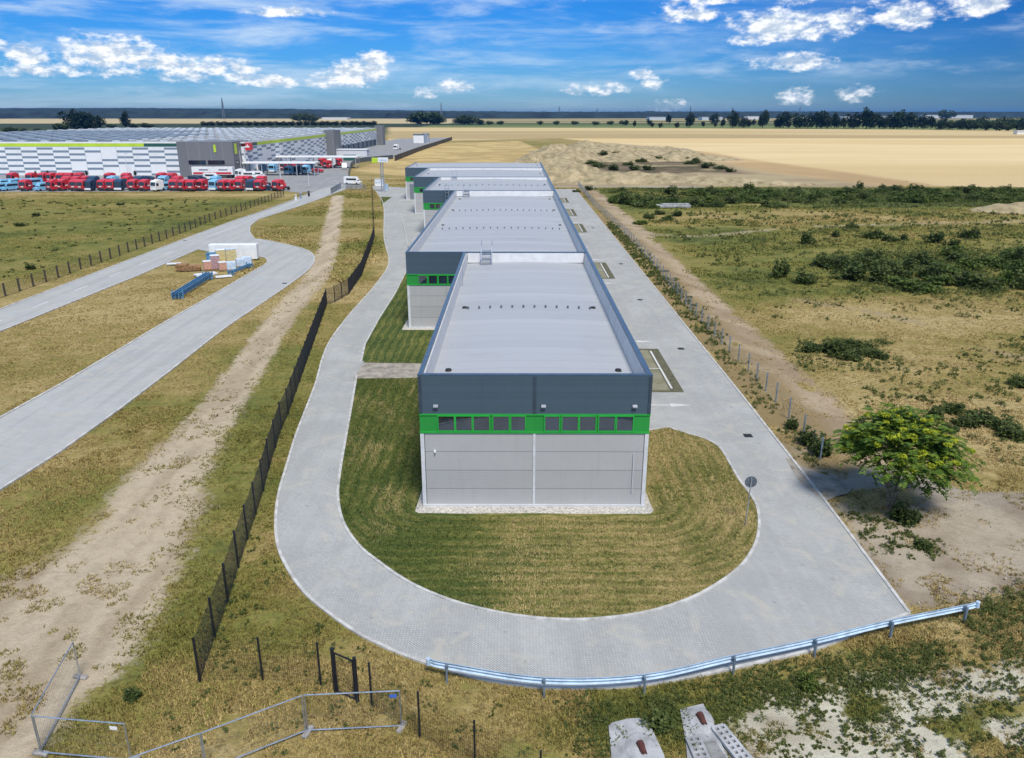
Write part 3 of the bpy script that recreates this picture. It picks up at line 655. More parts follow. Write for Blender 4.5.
# ------------------------------------------------------------------ the stepped industrial hall
ROOF = 8.2; XR = 7.6
BAYS = [(-5.35, 40.85, 81.0), (-11.4, 81.0, 149.3), (-17.3, 149.3, 182), (-23.1, 182, 213), (-29.2, 213, 238)]
hall = empty('industrial_hall', (1, 60, 0), 'long stepped grey industrial hall with dark blue parapet and green window bands', 'industrial hall')
Z1, Z2 = 4.72, 5.92                                       # green band
for i, (xl, y0, y1) in enumerate(BAYS):
    DK = ROOF-(1.12 if i < 2 else .62 if i < 4 else .30)
    # lower walls: one shell per bay
    wl = MB()
    wl.box((xl+XR)/2, y0+.10, Z1/2, XR-xl-.2, .2, Z1)
    wl.box(xl+.1, (y0+y1)/2, Z1/2, .2, y1-y0, Z1)
    wl.box(XR-.1, (y0+y1)/2, Z1/2, .2, y1-y0, Z1)
    if i == 4: wl.box((xl+XR)/2, y1-.1, Z1/2, XR-xl-.4, .2, Z1)
    wl.build('wall', 'wallpanel', hall)
    fa = MB()
    fx1 = XR+.06 if i == 0 else BAYS[i-1][0]+.0
    fa.box((xl-.06+fx1)/2, y0+.07, (Z2+ROOF)/2, fx1-xl+.06, .26, ROOF-Z2)
    fa.box(xl+.06, (y0+.2+y1)/2, (Z2+ROOF)/2, .24, y1-y0-.2, ROOF-Z2)
    fa.box(XR-.06, (y0+.2+y1)/2, (Z2+ROOF)/2, .24, y1-y0-.2, ROOF-Z2) if i in (0, 4) else MB().box(XR-.06, (y0+.2+y1)/2, (Z2+ROOF)/2, .24, y1-y0-.2, ROOF-Z2).build('fascia', 'fascia', hall)
    if i == 4: fa.box((xl+XR)/2, y1-.06, (Z2+ROOF-.3)/2, XR-xl-.4, .24, ROOF-.3-Z2)
    fa.build('fascia', 'fascia', hall)
    # corner trims and the joint in the middle of the front
    tr = MB()
    if i == 0:
        for x, w_ in ((xl+.06, .22), (XR-.06, .22)): MB().box(x, y0-.015, Z1/2, w_, .06, Z1-.05).build('corner_trim', 'trim', hall)
        tr.box(1.12, y0-.02, Z1/2, .13, .06, Z1-.05)
    else: tr.box(xl+.08, y0-.015, Z1/2, .25, .06, Z1-.05)
    tr.build('corner_trim', 'trim', hall)
    dt = MB()
    if i == 0:
        dtm = mat('dark_fascia_trim', (.04, .06, .085), .5)
        for x in (xl+.04, XR-.02, 1.12): MB().box(x, y0-.08, (Z2+ROOF)/2, .17, .05, ROOF-Z2-.1).build('fascia_trim', dtm, hall)
    # plinth
    MB().box((xl+fx1)/2, y0-.03, .09, fx1-xl+.05, .12, .18).build('plinth', 'upstand', hall)
    # green band
    gb = MB(); gb.box((xl-.05+fx1)/2, y0+.09, (Z1+Z2)/2, fx1-xl+.05, .2, Z2-Z1-.01); gb.box(xl+.08, (y0+y1)/2+.1, (Z1+Z2)/2, .2, y1-y0-.2, Z2-Z1-.01); MB().box(XR-.08, (y0+y1)/2+.1, (Z1+Z2)/2, .2, y1-y0-.2, Z2-Z1-.01).build('green_band', 'green', hall)
    gb.build('green_band', 'green', hall)
    rail = MB()
    for z in (Z1+.05, Z2-.05): rail.box((xl-.05+fx1)/2, y0-.035, z, fx1-xl+.09, .06, .1)
    rail.build('band_rail', 'greenf', hall)
    # windows
    if i == 0: xs = [(-4.33, .88), (-3.33, .88), (-2.33, .88), (-1.22, .88), (-.2, .78), (1.72, .80), (2.70, .88), (3.70, .88), (4.78, .88), (5.80, .90)]
    else: xs = [(xl+1.20, .88), (xl+2.28, .88), (xl+3.34, .88), (xl+4.36, .88)]
    for (xa, wd) in xs:
        if i > 0 and xa+wd > BAYS[i-1][0]-.05: continue
        wf = MB(); zc = (Z1+Z2)/2; hh = Z2-Z1-.26; t_ = .06
        for sx_ in (xa-t_/2, xa+wd+t_/2): wf.box(sx_, y0-.04, zc, t_, .08, hh+.1)
        for zz in (zc-hh/2, zc+hh/2): wf.box(xa+wd/2, y0-.04, zz, wd, .08, t_)
        fo = wf.build('window', 'greenf', hall)
        MB().box(xa+wd/2, y0-.012, zc, wd, .012, hh-t_).build('pane', 'glass', fo)
    # roof deck with a shallow ridge, upstands and parapet caps
    dk = MB(); n_ = 8; xa, xb = xl+.3, XR-.3; dv = []
    for k in range(n_+1):
        t_ = k/n_; x = xa+(xb-xa)*t_; z = DK+.20*math.sin(math.pi*t_)
        dv += [(x, y0+.02, z), (x, y1+.25, z)]
    dk.add(dv, [(2*k, 2*k+2, 2*k+3, 2*k+1) for k in range(n_)]); dk.build('roof_deck', 'roof', hall, fix=False)
    up = MB()
    up.profile([(xl+.2, ROOF-1.3), (xl+.42, ROOF-1.1), (xl+.30, ROOF-.06), (xl+.2, ROOF-.06)], 'y', y0+.28, y1)
    up.profile([(XR-.2, ROOF-1.3), (XR-.42, ROOF-1.1), (XR-.30, ROOF-.06), (XR-.2, ROOF-.06)], 'y', y0+.28, y1)
    up.profile([(y0+.2, ROOF-1.3), (y0+.5, ROOF-1.08), (y0+.32, ROOF-.06), (y0+.2, ROOF-.06)], 'x', xl+.42, XR-.42)
    if i < 4: up.profile([(y1-.0, ROOF-1.3), (y1-.35, ROOF-1.0), (y1-.06, ROOF-.05), (y1-.0, ROOF-.05)], 'x', xl+.42, XR-.42)
    up.build('upstand', 'upstand', hall)
    if i > 0:   # inner part of the front parapet above the lower bay's roof
        MB().box((BAYS[i-1][0]+.02+XR-.2)/2, y0+.1, ROOF-.75, XR-.2-BAYS[i-1][0]-.02, .2, 1.36).build('parapet', 'upstand', hall)
    cp = MB(); cw = .30
    cp.box(xl+.07, (y0+y1)/2+.1, ROOF+.03, .24, y1-y0-.2, .08); cp.box(XR-.11, (y0+y1)/2+.1, ROOF+.03, cw, y1-y0-.2, .08)
    cp.box((xl+XR)/2, y0+.06, ROOF+.031, XR-xl+.14, .26, .07)
    cp.build('parapet_cap', 'cap', hall)
    # roof drains and rows of fixings
    L_ = y1-y0
    for dyy in ((.10, .50) if i == 0 else ((.05, .42, .68, .93) if i == 1 else (.12, .6))):
        for sd_ in (-1, 1):
            xx = xl+1.3 if sd_ < 0 else XR-1.3; yy = y0+max(4, L_*dyy)
            zz = DK+.20*math.sin(math.pi*((xx-xa)/(xb-xa)))
            dn = MB().tube((xx, yy, zz-.02), (xx, yy, zz+.12), .22, .18, 10).build('roof_drain', 'dark', hall)
    for fy in ((.49,) if i == 0 else (.36, .66) if i == 1 else (.5,)):
        nf_ = 12 if i == 0 else 18
        for k in range(nf_):
            xx = xl+1.6+(XR-xl-3.2)*k/(nf_-1); yy = y0+L_*fy+ (0)
            zz = DK+.20*math.sin(math.pi*((xx-xa)/(xb-xa)))
            if i < 3: MB().tube((xx, yy, zz-.02), (xx, yy, zz+.2), .09, .09, 6).build('roof_fixing', M['signgrey'], hall)
# wall lamps, camera, downpipe, door, rods and ladders
for x in (-4.45, 1.62, 6.75):
    lm = MB(); lm.profile([(40.77, 6.38), (40.60, 6.35), (40.60, 6.41), (40.77, 6.48)], 'x', x-.13, x+.13)
    lp = lm.build('wall_lamp', 'lamp', hall); MB().box(x, 40.67, 6.345, .2, .1, .012).build('lens', 'white', lp)
cm = MB(); cm.tube((-4.6, 40.84, 3.62), (-4.6, 40.76, 3.62), .05, .05, 8); cm.box(-4.57, 40.72, 3.6, .08, .12, .08); cm.build('security_camera', 'white', hall)
MB().tube((6.85, 40.78, 1.0), (6.85, 40.78, 3.5), .025, .025, 6).build('conduit', 'trim', hall)
dr_ = MB(); dr_.box(-26.6, 212.94, 2.0, 3.2, .1, 4.0); dr_.build('dock_door', mat('grey_dock_door', (.19, .21, .24), .5), hall)
for (x, y, z0, z1) in ((-4.75, 69.5, 7.0, 9.1), (-5.62, 62.5, 5.0, 9.6-1.2), (-11.75, 140, 5.5, 9.3), (-17.7, 176, 5.5, 9.2)):
    rd = MB().tube((x, y, z0), (x, y, z1), .035, .02, 6); rd.box(x, y, z0+.03, .3, .3, .06); rd.build('lightning_rod', 'galv', hall)
for (xc, yy) in ((-2.95, 81.0), (-9.1, 149.3), (-13.8, 182), ):
    la = MB()
    for sx_ in (-.55, .55):
        la.bar((xc+sx_, yy-1.7, 7.12), (xc+sx_, yy-1.7, 7.75), .07); la.bar((xc+sx_, yy-1.7, 7.12), (xc+sx_, yy+.4, 8.45), .09)
        la.bar((xc+sx_, yy+.35, 8.2), (xc+sx_, yy+.35, 9.55), .06); la.bar((xc+sx_, yy-.35, 7.12), (xc+sx_, yy-.35, 9.3), .06)
        la.bar((xc+sx_, yy-1.7, 7.7), (xc+sx_, yy-.35, 8.9), .05); la.bar((xc+sx_, yy-.35, 9.25), (xc+sx_, yy+.35, 9.5), .05)
    for k in range(6):
        t_ = k/5; la.box(xc, yy-1.6+1.9*t_, 7.2+1.15*t_, 1.1, .26, .05)
    la.build('roof_steps', 'galv', hall)
cb = MB()
for (a, b_) in zip([(-10, 183), (-8.8, 192), (-7.6, 199), (-7.4, 212)][:-1], [(-8.8, 192), (-7.6, 199), (-7.4, 212)]): cb.bar((*a, 7.45), (*b_, 7.45), .3, .1)
cb.build('roof_cable', 'dark', hall)
cg = MB()
for x in (-13.1, -12.4): cg.bar((x, 148.6, 6.2), (x, 148.6, 9.4), .06)
for z in (7.2, 7.9, 8.6, 9.3): cg.bar((-13.1, 148.6, z), (-12.4, 148.6, z), .05); cg.bar((-13.1, 148.6, z), (-12.75, 148.1, z), .05); cg.bar((-12.4, 148.6, z), (-12.75, 148.1, z), .05)
cg.build('caged_ladder', 'galv', hall)

# ------------------------------------------------------------------ fences
def wires(mb, a, b_, z0, z1, sv, sh, th):
    a = Vector((*a, 0)); b_ = Vector((*b_, 0)); L_ = (b_-a).length; d = (b_-a)/L_
    n_ = max(2, int(L_/sv))
    nrm = Vector((-d.y, d.x, 0))*th/2; dd = d*th/2
    for k in range(1, n_):
        p = a+d*(L_*k/n_)
        mb.add([p-dd+Vector((0, 0, z0)), p+nrm+Vector((0, 0, z0)), p+dd-nrm+Vector((0, 0, z0)), p-dd+Vector((0, 0, z1)), p+nrm+Vector((0, 0, z1)), p+dd-nrm+Vector((0, 0, z1))], [(0, 1, 4, 3), (1, 2, 5, 4), (2, 0, 3, 5)])
    nz = max(2, int(round((z1-z0)/sh)))
    for k in range(nz+1):
        z = z0+(z1-z0)*k/nz; u = Vector((0, 0, th/2))
        P = [a-u, a+nrm, a+u-nrm, b_-u, b_+nrm, b_+u-nrm]; P = [q+Vector((0, 0, z)) for q in P]
        mb.add(P, [(0, 1, 4, 3), (1, 2, 5, 4), (2, 0, 3, 5)])
def resample(pts, step):
    out = [pts[0]]; acc = 0
    for a, b_ in zip(pts[:-1], pts[1:]):
        L_ = math.dist(a, b_); n_ = max(1, round(L_/step))
        for k in range(1, n_+1): out.append((a[0]+(b_[0]-a[0])*k/n_, a[1]+(b_[1]-a[1])*k/n_))
    return out
def fence(name, posts, h, pm, wm, label, cat, pw=.07, sv=.1, sh=.2, th=.011, group=None, taper=False, skip=()):
    e = empty(name, (*posts[0], 0), label, cat, group)
    for k, p in enumerate(posts):
        mb = MB().box(p[0], p[1], h/2+.02, pw, pw, h+.1); mb.box(p[0], p[1], h+.08, pw*1.15, pw*1.15, .03); mb.build('post', pm, e)
    for k, (a, b_) in enumerate(zip(posts[:-1], posts[1:])):
        if k in skip: continue
        mb = MB(); wires(mb, a, b_, .06, h-.02, sv, sh, th*(1+.5*(a[1] > 80))); mb.build('mesh_panel', wm, e, fix=False)
    return e
lf = GL([(200,681),(215,638),(228,601.7),(238.5,567),(247.7,539),(256,514.7),(263.5,491),(269.4,468),(275.7,447.4),(281.7,428.5),(288.4,413.8)])
lf2 = resample(GL([(288.4,413.8),(327,305)]), 2.6)[1:]
lf3 = resample(GL([(327,305),(335,302),(349,294),(362,275),(371.4,248),(374.6,237),(372,186)]), 2.9)[1:]
fence('mesh_fence', lf+lf2+lf3, 2.0, M['black'], M['wire'], 'long black mesh fence running beside the left arm of the loop road', 'fence', .085, .08, .18, .010)
ff = GL([(200,681),(262.8,680),(321,685.5)])
fence('mesh_fence', ff, 2.0, M['black'], M['wire'], 'short black mesh fence from the corner post to the narrow gate', 'fence', .07, .09, .2, .009)
ff2 = GL([(372,707),(420,737.7),(475,768),(540,800)])
fence('mesh_fence', ff2, 2.0, M['black'], M['wire'], 'black mesh fence descending right of the narrow gate toward the bottom edge', 'fence', .07, .09, .2, .009)
ga, gb_ = G(335.7, 692.5), G(357.6, 702.5)
ge = empty('gate', (*ga, 0), 'narrow black steel gate between two thick posts', 'gate')
for p in (ga, gb_): MB().box(p[0], p[1], 1.06, .13, .13, 2.16, .4).build('post', 'black', ge)
gl_ = MB(); g0 = Vector((*ga, 0)).lerp(Vector((*gb_, 0)), .1); g1 = Vector((*ga, 0)).lerp(Vector((*gb_, 0)), .9)
for z in (.12, 1.95): gl_.bar(g0+Vector((0, 0, z)), g1+Vector((0, 0, z)), .05)
for g_ in (g0, g1): gl_.bar(g_+Vector((0, 0, .1)), g_+Vector((0, 0, 1.97)), .05)
wires(gl_, g0[:2], g1[:2], .12, 1.95, .09, .2, .009); lv = gl_.build('gate_leaf', 'black', ge)
MB().box(g0.x, g0.y-.05, 1.0, .06, .1, .18).build('lock_box', 'black', lv)
rp = resample(FENCE_R[::-1], 2.9)
fence('chain_link_fence', rp, 1.55, M['postgalv'], M['greywire'], 'grey chain link fence on steel posts between right road and dirt track', 'fence', .09, .34, .5, .007)
bf = resample([(-64.5, 60), (-64.5, 150), G(210, 221.5), G(255, 206.5), G(284, 196)], 3.0)
fence('wooden_post_fence', bf, 1.65, M['brownpost'], M['wire'], 'fence of dark brown posts and thin mesh along the far left road', 'fence', .16, .3, .3, .014)

# guardrail on its posts
gp = GL([(447,682),(544,696.7),(644,693.5),(733,674),(814,656.5),(890,637.5),(964,622)])
gs = GL([(427,677)])+gp+GL([(978,618.5)]); gline = spline(gs, 8)
ge = empty('guardrail', (*gp[3], 0), 'galvanised steel guardrail curving round the end of the loop road', 'guardrail')
prof = [(.0, .80), (.07, .77), (.08, .72), (.02, .67), (.02, .64), (.08, .59), (.07, .54), (.0, .51), (-.015, .51), (.055, .545), (.065, .59), (.005, .64), (.005, .67), (.065, .72), (.055, .765), (-.015, .80)]
V = []; Fc = []; n_ = len(gline); m_ = len(prof)
for i in range(n_):
    a = gline[max(i-1, 0)]; b_ = gline[min(i+1, n_-1)]; d = Vector((b_[0]-a[0], b_[1]-a[1], 0)).normalized(); nrm = Vector((-d.y, d.x, 0))
    for (u, z) in prof: V.append((gline[i][0]+nrm.x*(u+.16), gline[i][1]+nrm.y*(u+.16), z))
for i in range(n_-1):
    for k in range(m_): l = (k+1) % m_; Fc.append((i*m_+k, (i+1)*m_+k, (i+1)*m_+l, i*m_+l))
MB().add(V, Fc).build('rail', 'galvblue', ge)
for p in gp:
    mb = MB().box(p[0], p[1], .38, .07, .13, .84); mb.box(p[0], p[1]+.1, .68, .12, .1, .2); mb.build('post', 'postgalv', ge)
for p, q in ((gline[0], gline[2]), (gline[-1], gline[-3])):
    d = (Vector((*p, 0))-Vector((*q, 0))).normalized(); nrm = Vector((-d.y, d.x, 0))*(.16 if p is gline[-1] else -.16)
    MB().tube(Vector((*p, .5))+nrm, Vector((*p, .81))+nrm, .09, .09, 10).build('end_cap', 'galvblue', ge)

# temporary site fence panels
M['label'] = mat('blue_panel_sign', (.05, .14, .5), .5); M['foot'] = mat('fence_foot_concrete', (.30, .28, .26), .95, var=.25, scale=5, bump=.4)
def temp_panel(a, b_, label, sign=None, feet=(0, 1)):
    e = empty('site_fence_panel', (*a, 0), label, 'site fence', 'temporary site fence panels'); h = 1.75
    A = Vector((*a, 0)); B = Vector((*b_, 0)); fr = MB()
    for z in (.14, h): fr.tube(A+Vector((0, 0, z)), B+Vector((0, 0, z)), .026, None, 6)
    for p in (A, B): fr.tube(p+Vector((0, 0, .03)), p+Vector((0, 0, h)), .026, None, 6)
    fr.build('frame', 'galv', e)
    mb = MB(); wires(mb, a, b_, .14, h, .12, .3, .0045); mb.build('wire_mesh', 'greywire', e, fix=False)
    ang = math.atan2(B.y-A.y, B.x-A.x)
    for k in feet:
        p = (A, B)[k]; MB().box(p.x, p.y, .05, .62, .22, .14, ang+1.2, .03).build('foot', 'foot', e)
    if sign:
        d = (B-A).normalized(); t_, mm = sign; p = A.lerp(B, t_)+Vector((d.y, -d.x, 0))*.035+Vector((0, 0, h-.2))
        MB().box(p.x, p.y, p.z, .28, .012, .14, ang).build('sign_plate', mm, e)
temp_panel(G(80.6,677.7), G(41,754), 'galvanised site fence panel running toward the dirt track, leftmost of all')
temp_panel((G(42,754)[0]+.06, G(42,754)[1]-.05), G(132,763), 'galvanised site fence panel carrying a small white plate', (.88, 'white'), (1,))
p3, p4, p5, p6 = G(134,800), G(206,773), G(308,733), G(401.6,728.5)
temp_panel(p3, p4, 'galvanised site fence panel cut by the bottom edge of the view', None, (0,))
temp_panel((p4[0]+.05, p4[1]+.02), (p5[0]-.08, p5[1]-.03), 'galvanised site fence panel sloping up left of the blue plate panel', None, (0,))
temp_panel(p5, p6, 'galvanised site fence panel carrying a small blue plate in front of the gate', (.93, 'label'), (0, 1))

# round road sign seen from behind
sp = G(745, 526)
se = empty('road_sign', (*sp, 0), 'round road sign on a thin post, seen from its grey back', 'road sign')
MB().tube((*sp, 0), (sp[0]+.08, sp[1], 2.98), .035, .035, 8).build('post', 'galv', se)
mb = MB().tube((sp[0]+.08, sp[1]+.05, 2.72), (sp[0]+.08, sp[1]+.075, 2.72), .34, .34, 24); mb.bar((sp[0]-.2, sp[1]+.035, 2.82), (sp[0]+.36, sp[1]+.035, 2.82), .03); mb.bar((sp[0]-.2, sp[1]+.035, 2.62), (sp[0]+.36, sp[1]+.035, 2.62), .03)
mb.build('disc', 'signgrey', se)

# ------------------------------------------------------------------ concrete outfalls at the bottom edge
def outfall(quad, pipe, label, blocks):
    c = (sum(p[0] for p in quad)/len(quad), sum(p[1] for p in quad)/len(quad))
    e = empty('drain_outfall', (*c, 0), label, 'drain outfall', 'concrete drain outfalls')
    MB().prism(quad, -.1, .10).build('slab', 'concrete', e)
    # raised hump round the pipe
    px, py, rx, ry = pipe; V = [(px, py, .16)]; Fc = []; n_ = 18
    for r_, z in ((.55, .155), (.85, .13), (1., .09)):
        V += [(px+math.cos(2*math.pi*k/n_)*rx*r_, py+math.sin(2*math.pi*k/n_)*ry*r_, z) for k in range(n_)]
    Fc += [(0, 1+k, 1+(k+1) % n_) for k in range(n_)]
    for l in range(2): Fc += [(1+l*n_+k, 1+(l+1)*n_+k, 1+(l+1)*n_+(k+1) % n_, 1+l*n_+(k+1) % n_) for k in range(n_)]
    MB().add(V, Fc).build('mortar_collar', M['concrete'], e)
    pp = MB(); A = Vector((px-.02, py+.18, .20)); B = Vector((px+.08, py-.30, .12)); n_ = 16; V = []
    d = (B-A).normalized(); u = Vector((1, 0, .0)); v = d.cross(u).normalized()
    for (c_, r_) in ((A, .17), (A, .13), (B, .10), (B, .14)):
        V += [c_+u*math.cos(2*math.pi*k/n_)*r_*.8+v*math.sin(2*math.pi*k/n_)*r_ for k in range(n_)]
    pp.add(V, [(l*n_+k, l*n_+(k+1) % n_, ((l+1) % 4)*n_+(k+1) % n_, ((l+1) % 4)*n_+k) for l in range(4) for k in range(n_)])
    po = pp.build('pipe', 'rust', e)
    MB().add([(px+.03+math.cos(2*math.pi*k/14)*.105, py-.07+math.sin(2*math.pi*k/14)*.30, .262+.045*math.sin(2*math.pi*k/14)) for k in range(14)], [tuple(range(14))]).build('pipe_mouth', 'pipein', po, fix=False)
    for b_ in blocks:
        x0, y0, ux, uy, nx_, ny_ = b_
        mb = MB(); s_ = .24; U = Vector((ux, uy, 0)).normalized(); Wv = Vector((-U.y, U.x, 0))
        o = Vector((x0, y0, .16))
        for i in range(nx_+1): mb.bar(o+Wv*(i*s_), o+Wv*(i*s_)+U*(ny_*s_), .11, .13)
        for j in range(ny_+1): mb.bar(o+U*(j*s_)-Vector((0, 0, .004)), o+U*(j*s_)+Wv*(nx_*s_)-Vector((0, 0, .004)), .11, .13)
        mb.build('grid_blocks', 'concrete', e)
    if blocks:
        MB().prism([(x, y) for x, y in GL([(700,745),(715,743),(735,775),(715,780)])], .05, .125).build('channel', 'darkconc', e)
q1 = GL([(608.5,728),(612,724.5),(628,720.5),(646,719.5),(651,729),(664,757),(672,800),(612,800),(611,755)])
q2 = GL([(680,711),(703,705.5),(708,716),(713,731),(727,757),(745,800),(690,800),(686,748)])
a1 = G(642, 750); a2 = G(700.5, 722)
outfall(q1, (a1[0]-.05, a1[1]-.05, .62, .85), 'pale concrete drain outfall slab with pipe, left of the block-lined one', [])
b1 = G(687, 745); b2 = G(714, 738)
outfall(q2, (a2[0], a2[1], .5, .75), 'concrete drain outfall lined with pierced grid blocks, right of the plain slab', [(b1[0]+.0, b1[1]+.15, .12, -1, 2, 8), (b2[0]+.0, b2[1]+.3, .36, -1, 2, 9)])

# ------------------------------------------------------------------ foliage
def np_mesh(name, V, Fq, m, colr=None):
    V = np.asarray(V, np.float32); Fq = np.asarray(Fq, np.int32); k = Fq.shape[1]
    me = bpy.data.meshes.new(name); me.vertices.add(len(V)); me.vertices.foreach_set('co', V.ravel())
    me.loops.add(Fq.size); me.loops.foreach_set('vertex_index', Fq.ravel())
    me.polygons.add(len(Fq)); me.polygons.foreach_set('loop_start', np.arange(0, Fq.size, k, dtype=np.int32))
    me.update(calc_edges=True)
    if colr is not None:
        at = me.attributes.new('Col', 'FLOAT_COLOR', 'POINT'); at.data.foreach_set('color', np.asarray(colr, np.float32).ravel())
    me.materials.append(m); return me
def leaf_quads(P, size, rg, flat=.5, aspect=.55):
    """leaf-shaped quads at points P (n,3)"""
    n = len(P); d = rg.normal(size=(n, 3)); d[:, 2] *= flat; d /= np.linalg.norm(d, axis=1)[:, None]+1e-9
    up = rg.normal(size=(n, 3))*.6+np.array([0, 0, 1.]); s = np.cross(d, up); s /= np.linalg.norm(s, axis=1)[:, None]+1e-9
    sz = (size*rg.uniform(.6, 1.3, n))[:, None]
    a = P-d*sz*.5; b = P+d*sz*.5; m1 = P+s*sz*aspect*.5; m2 = P-s*sz*aspect*.5
    V = np.stack([a, m1, b, m2], 1).reshape(-1, 3); return V, np.arange(len(V)).reshape(-1, 4)
def clump_points(n, centres, radii, rg):
    k = rg.integers(0, len(centres), n); p = rg.normal(size=(n, 3)); p /= np.linalg.norm(p, axis=1)[:, None]+1e-9
    p *= rg.uniform(.25, 1., (n, 1))**.5; return centres[k]+p*radii[k]
LEAF = dict(
 near=leaf_mat('ash_leaf', [(.25, (.035, .078, .014)), (.5, (.095, .17, .026)), (.8, (.22, .29, .036))], 1.2, .3),
 flower=leaf_mat('yellow_green_seed', [(.2, (.26, .34, .02)), (.8, (.52, .54, .04))], 2, .3),
 weed=leaf_mat('weed_leaf', [(.2, (.075, .10, .028)), (.5, (.15, .18, .048)), (.85, (.29, .29, .10))], .9, .4),
 bush=leaf_mat('bush_leaf', [(.2, (.045, .07, .02)), (.5, (.09, .125, .032)), (.85, (.18, .205, .06))], .5, .35),
 pale=leaf_mat('pale_bush_leaf', [(.2, (.05, .085, .018)), (.5, (.095, .14, .026)), (.85, (.17, .21, .04))], .5, .25),
 dark=leaf_mat('dark_tree_leaf', [(.2, (.010, .022, .010)), (.5, (.020, .040, .014)), (.85, (.045, .075, .022))], .12, .15),
 mid=leaf_mat('mid_tree_leaf', [(.2, (.03, .05, .02)), (.5, (.06, .09, .03)), (.85, (.11, .14, .05))], .12, .2))
def crown_mesh(name, rg, w_, h_, z0, nclump, nleaf, lsize, m, rad=.33, squash=.7, dome=True):
    c = rg.normal(size=(nclump, 3)); c /= np.linalg.norm(c, axis=1)[:, None]; c *= rg.uniform(.35, .85, (nclump, 1))
    if dome: c[:, 2] = np.abs(c[:, 2])*rg.choice([1, 1, -1 if not dome else .3], nclump)
    c *= np.array([w_/2, w_/2, h_*(.5 if not dome else .75)]); c[:, 2] += z0+(h_*.5 if not dome else .12*h_)
    r = rg.uniform(.7, 1.3, (nclump, 1))*rad*np.array([w_*.5, w_*.5, h_*.5*squash+.15*w_])
    P = clump_points(nleaf, c, r, rg); P[:, 2] = np.maximum(P[:, 2], .05)
    V, Fq = leaf_quads(P, lsize, rg, .7, .7); return np_mesh(name, V, Fq, m), c
def trunk_mesh(name, rg, h, r, centres, m, nb=6):
    mb = MB(); p = Vector((0, 0, -.1)); segs = 4; pts = [p]
    for k in range(segs): p = p+Vector((rg.normal()*h*.03, rg.normal()*h*.03, h/segs)); pts.append(p)
    for k in range(segs): mb.tube(pts[k], pts[k+1], r*(1-.16*k), r*(1-.16*(k+1)), 7, False)
    for j in rg.choice(len(centres), min(nb, len(centres)), False):
        s_ = pts[1+j % (segs-0)]; c = Vector(centres[j]); mid_ = s_.lerp(c, .5)+Vector((0, 0, h*.06))
        mb.tube(s_, mid_, r*.42, r*.28, 5, False); mb.tube(mid_, c, r*.28, r*.10, 5, False)
    me = bpy.data.meshes.new(name); me.from_pydata(mb.v, [], mb.f); me.materials.append(m); return me
def link(name, me, parent=None, loc=None):
    o = bpy.data.objects.new(name, me); col.objects.link(o)
    if parent is not None: o.parent = parent
    if loc is not None: o.location = loc
    return o

